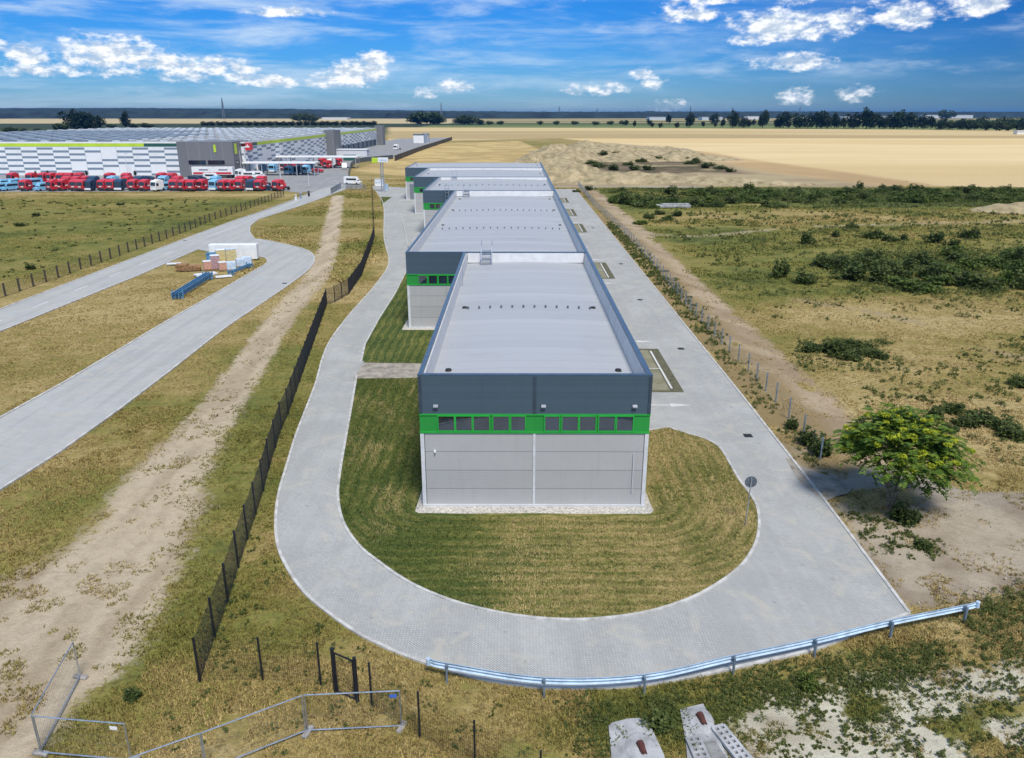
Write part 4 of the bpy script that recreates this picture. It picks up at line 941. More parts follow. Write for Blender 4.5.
# --- the tree beside the road (spreading, several stems, yellow seed clusters)
def near_tree():
    tx, ty = G(888, 508); e = empty('spreading_tree', (tx, ty, 0), 'broad spreading green tree with yellow seed clusters beside the road corner', 'tree')
    rg = np.random.default_rng(5); C = []
    for k in range(70):
        t = rg.uniform(0, 2*math.pi); r = math.sqrt(rg.uniform(.02, 1)); x = math.cos(t)*r*2.75+.38; y = math.sin(t)*r*2.6
        zt = 5.6-1.55*r*r-.16*(x-.5)*(1 if x > .5 else .3); z = zt-rg.uniform(0, 1)*1.4*(1-.4*r)
        C.append((x, y, z))
    C = np.array(C); C = np.concatenate([C, [[1.8, -.5, 2.2], [2.2, -.4, 1.9], [-1.1, .2, 2.9]]])
    mb = MB()
    stems = [((0, 0, -.1), (.12, .0, .9), (-.55, .1, 2.4), (-1.5, .2, 3.8)), ((.05, .02, -.1), (.2, 0, 1.0), (.5, .1, 2.6), (.8, .4, 4.4)), ((.1, -.02, -.1), (.3, -.1, 1.1), (1.1, -.3, 2.3), (2.3, -.5, 3.4)), ((0, .05, .4), (-.3, .3, 1.8), (-.9, 1.2, 3.2), (-1.4, 1.7, 4.0))]
    tips = []
    for st in stems:
        P = [Vector(p) for p in st]
        for k, r in enumerate((.13, .085, .06)): mb.tube(P[k], P[k+1], r, r*.7, 7, False)
        tips += [P[1], P[2], P[3]]
    for c in C:
        cv = Vector(c); t = min(tips, key=lambda q: (q-cv).length+(2 if q.z > cv.z else 0)); md = t.lerp(cv, .55)+Vector((0, 0, .15))
        mb.tube(t, md, .035, .022, 5, False); mb.tube(md, cv, .022, .009, 4, False)
    mb.build('trunk', M['bark'], e) if False else None
    o = MB(); o.v = [(x+tx, y+ty, z) for x, y, z in mb.v]; o.f = mb.f; o.build('trunk', 'bark', e)
    # compound leaves: each frond is a drooping spine with paired leaflets
    nf_ = 1250; k = rg.integers(0, len(C), nf_); off = rg.normal(size=(nf_, 3))*np.array([.42, .42, .26]); base = C[k]+off
    dirv = rg.normal(size=(nf_, 3)); dirv[:, 2] = dirv[:, 2]*.3+.05; dirv += (base-np.array([.5, 0, 3.6]))*.35; dirv /= np.linalg.norm(dirv, axis=1)[:, None]
    side = np.cross(dirv, [0, 0, 1]); side /= np.linalg.norm(side, axis=1)[:, None]+1e-9
    P = []; D = []
    for j in range(6):
        t = .12+.14*j
        for s_ in (-1, 1):
            q = base+dirv*t*.75; q[:, 2] -= t*t*.35
            d = dirv*.45+side*s_*.9; d[:, 2] -= .25; d /= np.linalg.norm(d, axis=1)[:, None]; P.append(q+d*.1); D.append(d)
    P = np.concatenate(P); D = np.concatenate(D); n = len(P); s = np.cross(D, rg.normal(size=(n, 3))*.35+np.array([0, 0, 1.])); s /= np.linalg.norm(s, axis=1)[:, None]
    L_ = (.30*rg.uniform(.7, 1.2, n))[:, None]
    V = np.stack([P-D*L_*.5, P+s*L_*.22, P+D*L_*.5, P-s*L_*.22], 1).reshape(-1, 3)
    cr = link('crown', np_mesh('crown', V, np.arange(len(V)).reshape(-1, 4), LEAF['near']), e)
    nF = 120; zc = C[C[:, 2] > 3.2]; fc = zc[rg.integers(0, len(zc), nF)]+rg.normal(size=(nF, 3))*np.array([.5, .5, .1])+np.array([0, 0, .42])
    P = clump_points(9000, fc, np.tile(np.array([[.26, .26, .13]]), (nF, 1))*rg.uniform(.5, 1.15, (nF, 1)), rg)
    V, Fq = leaf_quads(P, .15, rg, .6, .7); link('seed_cluster', np_mesh('seed_cluster', V, Fq, LEAF['flower']), cr)
near_tree()

# --- bushes
rgb_ = np.random.default_rng(11); rb2 = random.Random(5)
BUSH = [crown_mesh('bush_foliage', rgb_, 2.4, 1.7, 0, 16, 900, .26, LEAF['bush'], .42)[0], crown_mesh('bush_foliage', rgb_, 2.6, 1.5, 0, 20, 950, .24, LEAF['bush'], .36)[0], crown_mesh('bush_foliage', rgb_, 2.2, 2.0, 0, 14, 850, .28, LEAF['bush'], .45)[0]]
BUSHP = [crown_mesh('bush_foliage', rgb_, 2.4, 1.4, 0, 16, 800, .26, LEAF['pale'], .42)[0], crown_mesh('bush_foliage', rgb_, 2.6, 1.2, 0, 18, 800, .26, LEAF['pale'], .38)[0]]
STEM = trunk_mesh('stem', rgb_, .7, .06, np.array([[.5, .2, .9], [-.5, .3, .8], [.1, -.6, .9], [-.2, .5, 1.0]]), M['darkbark'], 4)
def bush(px, py, w_, h_, label, pale=False, group='bushes', cat='bush', stems=True):
    x, y = G(px, py); e = empty('bush', (x, y, 0), label, cat, group, rz=random.uniform(0, 6.28))
    me = random.choice(BUSHP if pale else BUSH); f = link('foliage', me, e); f.scale = (w_/2.4, w_/2.4, h_/1.7)
    if stems: s_ = link('stem', STEM, e); s_.scale = (w_/2.4, w_/2.4, h_/1.7)
# named, individually recognisable ones
bush(903, 519, 2.0, 1.6, 'dark green bush at the foot of the spreading tree')
bush(922, 548, 1.1, .9, 'small dark bush on bare soil in front of the spreading tree')
bush(818, 455, 2.1, 1.7, 'grey green bush growing through the near end of the chain link fence')
bush(805, 444, 1.9, 1.4, 'leafy bush behind the near chain link fence posts')
bush(790, 428, 1.4, 1.0, 'low bush third from the near end of the chain link fence')
bush(806, 688, .9, 1.0, 'small bright yellow green bush below the guardrail', True)
bush(132, 697, .8, .7, 'small lone dark shrub on dry grass by the site fence')
bush(658, 668+62, 1.3, .9, 'dark leafy bush between the two concrete outfalls')
FIELD = [(808,244,3.2,2.6),(836,262,3.4,1.6),(781,277,3.6,2.8),(806,283,3.4,2.6),(853,228,3,1.6),(835,237,2.2,1.5),(872,238,4.5,2.6),(890,241,3.6,1.8),(934,243,4,2.6),(952,246,3,1.5),(968,238,4.4,3),(905,240,2,1.3)]
for i, (px, py, w_, h_) in enumerate(sorted(FIELD)):
    bush(px, py, w_, h_, 'scattered round dark bush in the right field, %s from left above the thicket' % nth(i), group='scattered bushes in the right field')
THICK = [(838,268),(848,270),(862,266),(872,268),(888,272),(900,270),(915,262),(930,266),(944,272),(960,262),(968,270),(985,264),(1000,268),(1012,262),(1020,274),(880,282),(905,286),(920,290),(938,284),(958,284),(975,288),(990,290),(1006,284),(930,278),(870,262),(952,256),(1018,256),(826,266),(1035,270),(1030,288),(850,280),(895,278)]
for i, (px, py) in enumerate(sorted(THICK)):
    bush(px, py, random.uniform(3.6, 5.4), random.uniform(1.8, 3.2), 'leafy bush in the long dark thicket on the right field, %s from its left end' % nth(i), rb2.random() < .3, group='thicket bushes in the right field')
MIDB = [(806,352,2.0,1),(815,350,2.2,1.1),(826,352,2.6,1.4),(838,356,2.6,1.5),(850,358,2.6,1.4),(860,352,2.2,1.3),(872,356,2.0,1.2),(880,358,1.8,1.1),(846,346,2.4,1.3),(866,348,1.8,1)]
for i, (px, py, w_, h_) in enumerate(sorted(MIDB)):
    bush(px, py, w_, h_, 'low green bush in the small cluster on straw grass, %s from left' % nth(i), group='low cluster bushes')
NEARB = [(938,418,1.8,1),(952,412,2.2,1.2),(965,424,2.0,1.1),(980,420,2.4,1.2),(1000,428,2.6,1.2),(1018,384,2.4,1.2),(1010,436,2.4,1.3),(948,430,1.6,.9)]
for i, (px, py, w_, h_) in enumerate(sorted(NEARB)):
    bush(px, py, w_, h_, 'weedy green bush behind the spreading tree at right, %s from left' % nth(i), group='weedy bushes behind the tree')
# scrub belt in front of the wheat
rb = random.Random(3); belt = []
for i in range(110):
    px = rb.uniform(612, 1060); fy = rb.random(); belt.append((px, 191+fy*13-(px-612)*.004, fy))
belt += [(rb.uniform(612, 780), rb.uniform(200, 208), .9) for _ in range(22)]
for i, (px, py, fy) in enumerate(sorted(belt)):
    bush(px, py, rb.uniform(3.2, 6.2), rb.uniform(1.4, 3.0), 'scrub bush in the green belt before the wheat field, %s from left' % nth(i), fy > .2 and rb.random() < .6, group='scrub belt bushes', stems=False)
for i, (px, py) in enumerate(sorted([(654,208),(660,214),(648,218),(668,220),(676,216),(640,224)])):
    bush(px, py, 3.4, 1.5, 'low scrub clump near the right dirt track and slab stack, %s counted from left' % nth(i), i % 2 == 0, group='scrub clumps by the dirt track', stems=False)
for i, (px, py, w_) in enumerate(sorted([(609,152,9),(618,158,7),(628,165,6),(640,162,7),(566,166,6),(572,171,5),(660,161,7),(676,161,6),(690,164,6),(704,168,6),(612,170,7),(548,190,4),(590,190,4),(577,192,3),(583,160,6),(592,164,7),(600,167,7),(650,160,7),(668,159,7),(684,161,7),(697,163,7),(710,166,6),(720,169,6),(730,172,5),(634,170,6),(648,170,6),(602,156,8),(616,155,6)])):
    bush(px, py, w_, w_*.4, 'dark bush growing among the sandy spoil heaps, %s counted from left' % nth(i), group='bushes on the spoil heaps', stems=False)
for i, (px, py, w_) in enumerate(sorted([(21,226,3),(36,216,2.6),(120,205,2.4),(30,269,2.2)])):
    bush(px, py, w_, .9, 'dark weed clump on the green left field, %s counted from left' % nth(i), group='weed clumps on the left field', stems=False)

# --- trees far away
rgt = np.random.default_rng(21); TREE = []
for k in range(5):
    w_, h_ = [(13, 15), (10, 17), (16, 14), (11, 18), (14, 12)][k]
    m = LEAF['dark'] if k < 4 else LEAF['mid']
    cm_, cc = crown_mesh('tree_crown', rgt, w_*1.1, h_*.92, h_*.06, 26, 1300, 1.5, m, .40, .8, False)
    TREE.append((cm_, trunk_mesh('tree_trunk', rgt, h_*.55, .38, cc, M['darkbark'], 7), w_, h_))
def tree(px, py, hpx, label, k=None, group='trees across the fields', wide=1.0, name='field_tree'):
    x, y = G(px, py); k = rb.randrange(4) if k is None else k; cm_, tm, w_, h_ = TREE[k]
    s_ = hpx/FPX*y*1.12/h_; e = empty(name, (x, y, 0), label, 'tree', group, rz=rb.uniform(0, 6.28))
    c_ = link('crown', cm_, e); c_.scale = (s_*wide, s_*wide, s_); t_ = link('trunk', tm, e); t_.scale = (s_, s_, s_)
ROW = [(668.8,124,8),(689,128,13),(714,124.5,9),(732,128.3,15),(743,128,9),(762.5,128.3,15),(777,128,7),(783,128,14),(796,128.5,13),(807,128.5,12),(816,128.5,14),(821,128.5,15),(827,128.5,11),(834,128.5,13),(843,129,10),(853,128.8,13),(866,129,18),(880,129,12),(890,129,12),(897,129,15),(906,129,14),(923,129.3,12),(930,129.5,11),(649,125,5),(703,126,4),(722,126,4),(754,126,6),(870,129,14)]
rr_ = random.Random(31); ROW += [(638+i*12.3+rr_.uniform(-4, 4), 127.6+rr_.uniform(-.6, .6), rr_.uniform(4, 8)) for i in range(28)]
for i, t_ in enumerate(sorted(ROW)): tree(*t_, 'dark field tree in the row beyond the wheat, %s from left' % nth(i), group='row of trees beyond the wheat')
RH = [(940,130,8),(952,130,9),(962,130.2,9),(974,130.4,10),(985,130.6,9),(996,130.8,10),(1008,131,9),(1020,131.2,8),(1034,131.4,9),(946,119.5,9),(980,128,9),(1002,128,9),(966,127,8),(1016,127,9)]
for i, t_ in enumerate(sorted(RH)): tree(*t_, 'rounded green tree in the hedge at far right, %s from left' % nth(i), 4 if i % 3 else 2, 'far right hedge trees', 1.2)
LT = [(78,131,17,2,1.25),(86,131,16,3,1.2),(95,131,14,2,1.2),(126.5,129,15,1,.9)]
for i, (px, py, h_, k, wd) in enumerate(LT): tree(px, py, h_, 'large dark tree behind the left warehouse roof, %s from left' % nth(i), k, 'dark trees behind the left warehouse', wd)
LB = [(8,133,5),(24,132.5,4),(37,132,3.5),(62,131.5,8),(112,129,5),(134,128.5,5),(144,128,5),(150,128,4),(13,133,6)]
for i, (px, py, h_) in enumerate(sorted(LB)): tree(px, py, h_, 'low bushy tree along the left warehouse rear, %s from left' % nth(i), 4, 'low trees behind the left warehouse', 1.5)
CT = [(297,122,8),(306,122.5,9),(314,122.5,7),(416,124.5,10),(421,124.5,12),(427,124.5,12),(434,124.5,11),(438,124.5,8),(459,124.5,7),(465,124.5,9),(472,124.5,8),(480,125,5),(490,125,4),(500,125,4),(540,125,4),(556,125,4),(575,125,4),(596,125.4,4),(610,125,4),(624,125.3,5)]
for i, (px, py, h_) in enumerate(sorted(CT)): tree(px, py, h_, 'pale field tree in the middle distance between roofs and forest, %s from left' % nth(i), 4, 'mid distance field trees', 1.3)
HG = [(205+i*7.3, 126.2-(i*.02), 4.2) for i in range(24)]
for i, (px, py, h_) in enumerate(HG): tree(px, py, h_, 'dark hedge tree behind the warehouse rear edge, %s from left' % nth(i), 0, 'hedge trees behind the warehouse', 1.9)

# --- distant forest and low hills (beyond counting)
def forest():
    mb_v = []; rg = np.random.default_rng(4)
    X = np.arange(-7500, 7501, 14.); Ys = np.concatenate([np.arange(3200, 4600, 45), np.arange(4600, 7000, 120)])
    gx, gy = np.meshgrid(X, Ys); x = gx.ravel()+rg.uniform(-6, 6, gx.size); y = gy.ravel()+rg.uniform(-12, 12, gx.size)
    front = 3500+np.clip((x+500)*.25, 0, 1500)+500*(fbm(x, x*0, .0009, 3, 8)-.5)
    hill = np.clip((y-3000)/2200, 0, 1)*(2+22*sstep(600, -2600, x)+8*fbm(x, y, .0006, 3, 2))
    tr = 12+9*rg.random(x.size)+8*fbm(x, y, .008, 3, 14)
    wood = sstep(0, 60, y-front)
    z = np.where(wood > .02, hill+tr*wood, hill*.3-2)
    nx, ny = len(X), len(Ys); idx = np.arange(nx*ny).reshape(ny, nx)
    q = np.stack([idx[:-1, :-1], idx[:-1, 1:], idx[1:, 1:], idx[1:, :-1]], -1).reshape(-1, 4)
    m = mat('distant_woodland', (.014, .030, .026), .9, var=.45, scale=.012, fine=.4)
    o = link('distant_forest', np_mesh('distant_forest', np.stack([x, y, z], 1), q, m)); o['kind'] = 'stuff'; o['label'] = 'dark blue green woodland along the whole horizon'; o['category'] = 'forest'
forest()

# ------------------------------------------------------------------ spoil heaps
def heaps():
    m = mat('sandy_spoil', (.40, .32, .185), .95, c2=(.17, .14, .065), var=.28, scale=.35, bump=.9, bscale=1.2, fine=.35)
    for (px, py, rx, ry, h) in [(552,178,16,16,5.5),(570,180,20,14,5),(590,181,22,10,3.6),(612,182,22,10,3.0),(560,160,24,26,7),(590,152,40,30,5),(640,152,40,22,4),(625,160,24,20,4),(640,178,20,8,2.6),(660,179,20,8,2.6),(685,181,20,7,2.4),(712,182,20,7,2.0),(740,183,18,6,1.8),(545,166,18,18,5.5),(670,160,40,14,4),(770,184.5,18,5,1.4),(1022,211,14,7,3.2)]:
        cx, cy = G(px, py); n_ = 34; V = []
        gx, gy = np.meshgrid(np.linspace(-1, 1, n_), np.linspace(-1, 1, n_)); x = gx.ravel(); y = gy.ravel()
        r = np.hypot(x, y); prof_ = np.clip(1-r, 0, 1)**.8
        z = 1.0*h*prof_*(.1+1.7*fbm(x*rx+cx, y*ry+cy, .14, 5, int(px)))*sstep(1, .7, r)-.15
        idx = np.arange(n_*n_).reshape(n_, n_); q = np.stack([idx[:-1, :-1], idx[:-1, 1:], idx[1:, 1:], idx[1:, :-1]], -1).reshape(-1, 4)
        o = link('spoil_heap', np_mesh('spoil_heap', np.stack([x*rx, y*ry, z], 1), q, m), None, (cx, cy, 0)); structure(o)
heaps()
x, y = G(673, 207.5)
tag(MB().box(x, y, .35, 8.5, 1.6, .7, 0, .1).box(x+.5, y, .85, 6.8, 1.2, .3, 0, .05).build('concrete_slab_stack', M['concrete'], origin=(x, y, 0)), 'pale low stack of concrete slabs in the right field scrub', 'slab stack')

# ------------------------------------------------------------------ grass, tufts and weeds on the near ground
def tufts():
    rg = np.random.default_rng(33); PX, PY = [], []
    for (x0, x1, y0, y1, n) in ((-32, 36, 19, 34, 95000), (-40, 48, 34, 60, 95000), (-60, 75, 60, 110, 70000)):
        PX.append(rg.uniform(x0, x1, n)); PY.append(rg.uniform(y0, y1, n))
    x = np.concatenate(PX); y = np.concatenate(PY)
    vis = np.abs(x) < .78*y+6; x, y = x[vis], y[vis]
    keep = np.ones(x.size, bool)
    for p in HARD: keep &= sd(x, y, p) > .12
    for p in (q1, q2): keep &= ~inside(x, y, p)
    isl = np.zeros(x.size, bool)
    keep &= fbm(x, y, .5, 3, 60) > .36
    rgb, a, g = ground_attr(x, y); keep &= rg.random(x.size) > np.clip(a*1.3, 0, 1-.6*(fbm(x, y, .9, 3, 62) > .53))
    x, y, g = x[keep], y[keep], g[keep]
    n = x.size; tall = .25+1.1*fbm(x, y, .45, 3, 71); g = np.clip(g+.5*(fbm(x, y, .6, 3, 73)-.5), 0, 1)
    z0 = height(x, y, hard_dist(x, y))
    K = 5; V = []; Cc = []
    straw = np.array([.54, .415, .19]); tan = np.array([.38, .29, .11]); olive = np.array([.235, .215, .055]); gre = np.array([.11, .14, .032])
    base = np.where((g < .35)[:, None], straw+(tan-straw)*(g/.35)[:, None], np.where((g < .6)[:, None], tan+(olive-tan)*((g-.35)/.25)[:, None], olive+(gre-olive)*((g-.6)/.4)[:, None]))
    for k in range(K):
        t = rg.uniform(0, 6.283, n); r = rg.uniform(0, .13, n); bx = x+np.cos(t)*r; by = y+np.sin(t)*r
        h = tall*rg.uniform(.05, .17, n); lean = rg.uniform(.3, 1.3, n)*h; t2 = rg.uniform(0, 6.283, n); w2 = rg.uniform(.010, .026, n)*(1+.008*y)
        px_, py_ = -np.sin(t2)*w2, np.cos(t2)*w2
        V.append(np.stack([np.stack([bx-px_, by-py_, z0-.01], 1), np.stack([bx+px_, by+py_, z0-.01], 1), np.stack([bx+np.cos(t2)*lean, by+np.sin(t2)*lean, z0+h], 1)], 1))
        cc = base*np.array([.86, .84, .80])*rg.uniform(.38, 1.35, (n, 1)); Cc.append(np.repeat(np.concatenate([cc, np.ones((n, 1))], 1)[:, None], 3, 1))
    V = np.concatenate(V).reshape(-1, 3); Cc = np.concatenate(Cc).reshape(-1, 4)
    o = link('dry_grass', np_mesh('dry_grass', V, np.arange(len(V)).reshape(-1, 3), attr_mat('dry_grass_blade'), Cc)); o['kind'] = 'stuff'; o['label'] = 'dry straw coloured grass tufts on the open ground'; o['category'] = 'grass'
    # coarser tussocks and low herbs farther out
    x = rg.uniform(-150, 170, 150000); y = 105+175*rg.random(150000)**1.1; k_ = np.abs(x) < .72*y+8
    x, y = x[k_], y[k_]; hd_ = hard_dist(x, y); k_ = (hd_ > .6); x, y = x[k_], y[k_]
    _, a_, g_ = ground_attr(x, y); k_ = (rg.random(x.size) > a_*1.2) & (fbm(x*.5, y, .12, 4, 66) > .46); x, y, g_ = x[k_], y[k_], g_[k_]; n = x.size
    kk = np.where(x < -50, .30, 1.0)
    g_ = np.clip(g_+.9*(fbm(x*.6, y, .11, 4, 67)-.45), 0, 1); V = []; Cc = []
    base = np.where((g_ < .35)[:, None], straw+(tan-straw)*(g_/.35)[:, None], np.where((g_ < .6)[:, None], tan+(olive-tan)*((g_-.35)/.25)[:, None], olive+(gre-olive)*((g_-.6)/.4)[:, None]))
    for k in range(5):
        bx = x+rg.normal(size=n)*.35; by = y+rg.normal(size=n)*.2; h = rg.uniform(.06, .26, n)*kk; t2 = rg.uniform(0, 6.283, n); w2 = rg.uniform(.05, .13, n); ln_ = h*rg.uniform(.3, 1.4, n)
        V.append(np.stack([np.stack([bx+np.sin(t2)*w2, by-np.cos(t2)*w2, 0*x-.02], 1), np.stack([bx-np.sin(t2)*w2, by+np.cos(t2)*w2, 0*x-.02], 1), np.stack([bx+np.cos(t2)*ln_, by+np.sin(t2)*ln_, h], 1)], 1))
        Cc.append(np.repeat(np.concatenate([base*rg.uniform(.6, 1.2, (n, 1)), np.ones((n, 1))], 1)[:, None], 3, 1))
    V = np.concatenate(V).reshape(-1, 3); Cc = np.concatenate(Cc).reshape(-1, 4)
    o = link('tussock_grass', np_mesh('tussock_grass', V, np.arange(len(V)).reshape(-1, 3), attr_mat('tussock_blade'), Cc)); o['kind'] = 'stuff'; o['label'] = 'coarse tussocks and low herbs on the farther fields'; o['category'] = 'grass'
    # shorter greener blades on the lawns
    x = rg.uniform(-15, 15, 80000); y = rg.uniform(30, 66, 80000); k_ = np.zeros(x.size, bool)
    for p in (ISL_POLY,): k_ |= sd(x, y, p) < -.12
    k_ &= ~((x > -5.9) & (x < 8.2) & (y > 39.5)); k_ &= ~inside(x, y, PATH)
    x, y = x[k_], y[k_]; n = x.size; dl_ = np.hypot(np.maximum(np.abs(x-1.15)-6.4, 0), np.maximum(41-y, 0))+1.3*fbm(x, y, .35, 2, 83)
    gg = np.clip(.52+.9*(fbm(x, y, .4, 4, 81)-.5)-.16*sstep(-4, 5, x)+.14*sstep(2, -7, x)+(.10*np.sin(dl_*7.4)+.06*np.sin(dl_*17.1))*(.3+1.2*fbm(x, y, .15, 2, 85)), 0, 1)[:, None]
    base = straw*.78+(gre*.85-straw*.78)*sstep(.15, .7, gg); V = []; Cc = []
    for k in range(4):
        bx = x+rg.normal(size=n)*.06; by = y+rg.normal(size=n)*.06; h = rg.uniform(.04, .13, n); t2 = rg.uniform(0, 6.283, n); w2 = rg.uniform(.015, .03, n); ln_ = h*.7
        V.append(np.stack([np.stack([bx+np.sin(t2)*w2, by-np.cos(t2)*w2, 0*x+.04], 1), np.stack([bx-np.sin(t2)*w2, by+np.cos(t2)*w2, 0*x+.04], 1), np.stack([bx+np.cos(t2)*ln_, by+np.sin(t2)*ln_, h+.04], 1)], 1))
        Cc.append(np.repeat(np.concatenate([base*rg.uniform(.7, 1.25, (n, 1)), np.ones((n, 1))], 1)[:, None], 3, 1))
    V = np.concatenate(V).reshape(-1, 3); Cc = np.concatenate(Cc).reshape(-1, 4)
    o = link('lawn_grass', np_mesh('lawn_grass', V, np.arange(len(V)).reshape(-1, 3), attr_mat('lawn_blade'), Cc)); o['kind'] = 'stuff'; o['label'] = 'short mown grass on the lawn round the hall'; o['category'] = 'grass'
    # broad-leaved weeds
    W_ = []
    def patch(poly, n, s0, s1):
        pl = GL(poly); xs = [p[0] for p in pl]; ys = [p[1] for p in pl]; m_ = 0
        while m_ < n:
            xx = rg.uniform(min(xs), max(xs)); yy = rg.uniform(min(ys), max(ys))
            if inside(np.array([xx]), np.array([yy]), pl)[0]: W_.append((xx, yy, rg.uniform(s0, s1))); m_ += 1
    patch([(645,700),(672,690),(690,712),(686,745),(665,745)], 50, .25, .5)
    patch([(700,688),(760,672),(900,648),(960,645),(900,690),(800,705),(725,725)], 300, .15, .42)
    patch([(575,695),(612,700),(612,760),(570,760)], 45, .2, .45)
    patch([(960,610),(1024,585),(1060,600),(1060,660),(980,660)], 110, .25, .55)
    patch([(840,500),(880,520),(950,545),(930,565),(870,550)], 60, .15, .35)
    patch([(700,700),(1020,650),(1060,760),(720,758)], 330, .06, .2)
    patch([(300,600),(600,700),(600,758),(150,758),(200,640),(250,520)], 110, .08, .22)
    patch([(612,222),(700,308),(790,425),(822,462),(808,466),(770,415),(690,322),(600,228)], 360, .2, .6)
    patch([(840,390),(1040,330),(1060,480),(900,420)], 160, .2, .6)
    patch([(640,212),(1040,212),(1100,320),(760,320),(680,250)], 520, .3, 1.0)
    patch([(815,256),(1040,246),(1060,300),(860,294)], 330, .5, 1.3)
    patch([(606,189),(1060,191),(1060,209),(640,208)], 520, .6, 1.5)
    patch([(795,340),(890,340),(905,372),(800,370)], 90, .3, .8)
    patch([(0,200),(240,200),(0,285)], 130, .15, .4)
    Wn = np.array(W_); d = np.minimum(hard_dist(Wn[:, 0], Wn[:, 1]), 9); Wn = Wn[d > .35]
    sub = np.repeat(Wn, 4, 0); sub[:, :2] += rg.normal(size=(len(sub), 2))*sub[:, 2:3]*.9; sub[:, 2] *= rg.uniform(.15, .75, len(sub)); Wn = sub
    d = hard_dist(Wn[:, 0], Wn[:, 1]); Wn = Wn[d > .25]
    c = np.stack([Wn[:, 0], Wn[:, 1], Wn[:, 2]*.5], 1); r = np.stack([Wn[:, 2]*rg.uniform(.6, 1.4, len(Wn)), Wn[:, 2]*rg.uniform(.6, 1.4, len(Wn)), Wn[:, 2]*.9], 1)
    nl = len(Wn)*16; kk_ = rg.integers(0, len(Wn), nl); pp_ = rg.normal(size=(nl, 3)); pp_ /= np.linalg.norm(pp_, axis=1)[:, None]; pp_ *= rg.uniform(.2, 1, (nl, 1))
    P = c[kk_]+pp_*r[kk_]; lsz = .07+.0022*P[:, 1]; P[:, 2] = np.maximum(P[:, 2], .03)
    V, Fq = leaf_quads(P, lsz, rg, 1.1, .36)
    o = link('weeds', np_mesh('weeds', V, Fq, LEAF['weed'])); o['kind'] = 'stuff'; o['label'] = 'leafy green weeds spread over the rough ground'; o['category'] = 'weeds'
    # stones and clods on the bare soil
    mb = MB(); n = 0
    while n < 260:
        xx, yy = rg.uniform(4, 34), rg.uniform(19, 42)
        if hard_dist(np.array([xx]), np.array([yy]))[0] < .4: continue
        _, aa, _ = ground_attr(np.array([xx]), np.array([yy])) if n % 1 == 0 else (0, 0, 0)
        if aa[0] < .35: n += 1; continue
        s_ = rg.uniform(.03, .09); mb.box(xx, yy, s_*.3, s_*1.3, s_, s_*.8, rg.uniform(0, 3), s_*.22); n += 1
    o = mb.build('stones', mat('pale_stone', (.42, .37, .29), .95, var=.3, scale=1)); o['kind'] = 'stuff'; o['label'] = 'loose pale stones and clods on the bare soil'; o['category'] = 'stones'
tufts()
# ------------------------------------------------------------------ the air: one closed box of thin haze
hz_ = MB().box(0, 4000, 36.5, 30000, 24000, 80).build('haze', bpy.data.materials.new('thin_blue_haze')); hz_['kind'] = 'stuff'
hm = hz_.data.materials[0]; hm.use_nodes = True; Nh = NT(hm.node_tree); Nh.nodes.clear()
pv = Nh.new('ShaderNodeVolumePrincipled'); pv.inputs['Color'].default_value = (.10, .42, 1, 1); pv.inputs['Density'].default_value = 4.5e-5; pv.inputs['Anisotropy'].default_value = .2
Nh.links.new(pv.outputs[0], Nh.new('ShaderNodeOutputMaterial').inputs['Volume'])
#REST
# ------------------------------------------------------------------ distribution warehouse on the left
def clad_mat():
    m = bpy.data.materials.new('chequered_cladding'); m.use_nodes = True; N = NT(m.node_tree); b = N.nodes['Principled BSDF']
    g = N.new('ShaderNodeNewGeometry'); X = N.xyz(g.outputs['Position']); nx = N.math('ABSOLUTE', N.xyz(g.outputs['Normal'])[0])
    u = N.math('ADD', N.math('MULTIPLY', X[0], N.math('SUBTRACT', 1, nx)), N.math('MULTIPLY', X[1], nx))
    cf = N.math('DIVIDE', u, 5.9); c_ = N.math('FLOOR', cf); rf = N.math('DIVIDE', N.math('SUBTRACT', 10.2, X[2]), 1.03); r_ = N.math('FLOOR', rf)
    par = N.math('FLOORED_MODULO', N.math('ADD', c_, r_), 2.0)
    wn = N.new('ShaderNodeTexWhiteNoise', noise_dimensions='2D'); N.put(wn.inputs['Vector'], N.comb(c_, r_, 0))
    on = N.math('MULTIPLY', N.math('LESS_THAN', par, .5), N.math('GREATER_THAN', wn.outputs[0], .18))
    on = N.math('MULTIPLY', on, N.math('GREATER_THAN', N.math('FRACT', rf), .22)); on = N.math('MULTIPLY', on, N.math('GREATER_THAN', rf, 0))
    seam = N.math('LESS_THAN', N.math('FRACT', cf), .02)
    c = N.mix(on, (.80, .81, .82), (.19, .25, .32)); c = N.mix(N.math('MULTIPLY', seam, .6), c, (.25, .28, .30))
    c = N.mix(N.sstep(N.noise(g.outputs['Position'], .25, 5, .7), .45, .75, 0, .25), c, (.45, .46, .46))
    N.put(b.inputs['Base Color'], c); b.inputs['Roughness'].default_value = .5; return m
M['clad'] = clad_mat()
M['lime'] = mat('lime_band', (.50, .68, .04), .5, var=.06, scale=.2); M['limedark'] = mat('dark_green_band', (.02, .10, .08), .5)
M['dcroof'] = mat('grey_roof_felt', (.33, .335, .34), .8, var=.18, scale=.1, fine=.2)
M['sky_l'] = mat('rooflight_dome', (.50, .55, .60), .3, var=.1, scale=.2); M['solar'] = mat('solar_panel', (.13, .16, .20), .5, var=.25, scale=.15)
M['offgrey'] = panel_mat('office_grey_panel', (.17, .175, .185), 4.2, 'x', .5, var=.05, seamc=(.32, .33, .34), seamw=.12)
M['red'] = mat('red_vehicle_paint', (.58, .035, .05), .35, var=.12, scale=1); M['blue'] = mat('light_blue_vehicle_paint', (.22, .50, .72), .35, var=.1, scale=1)
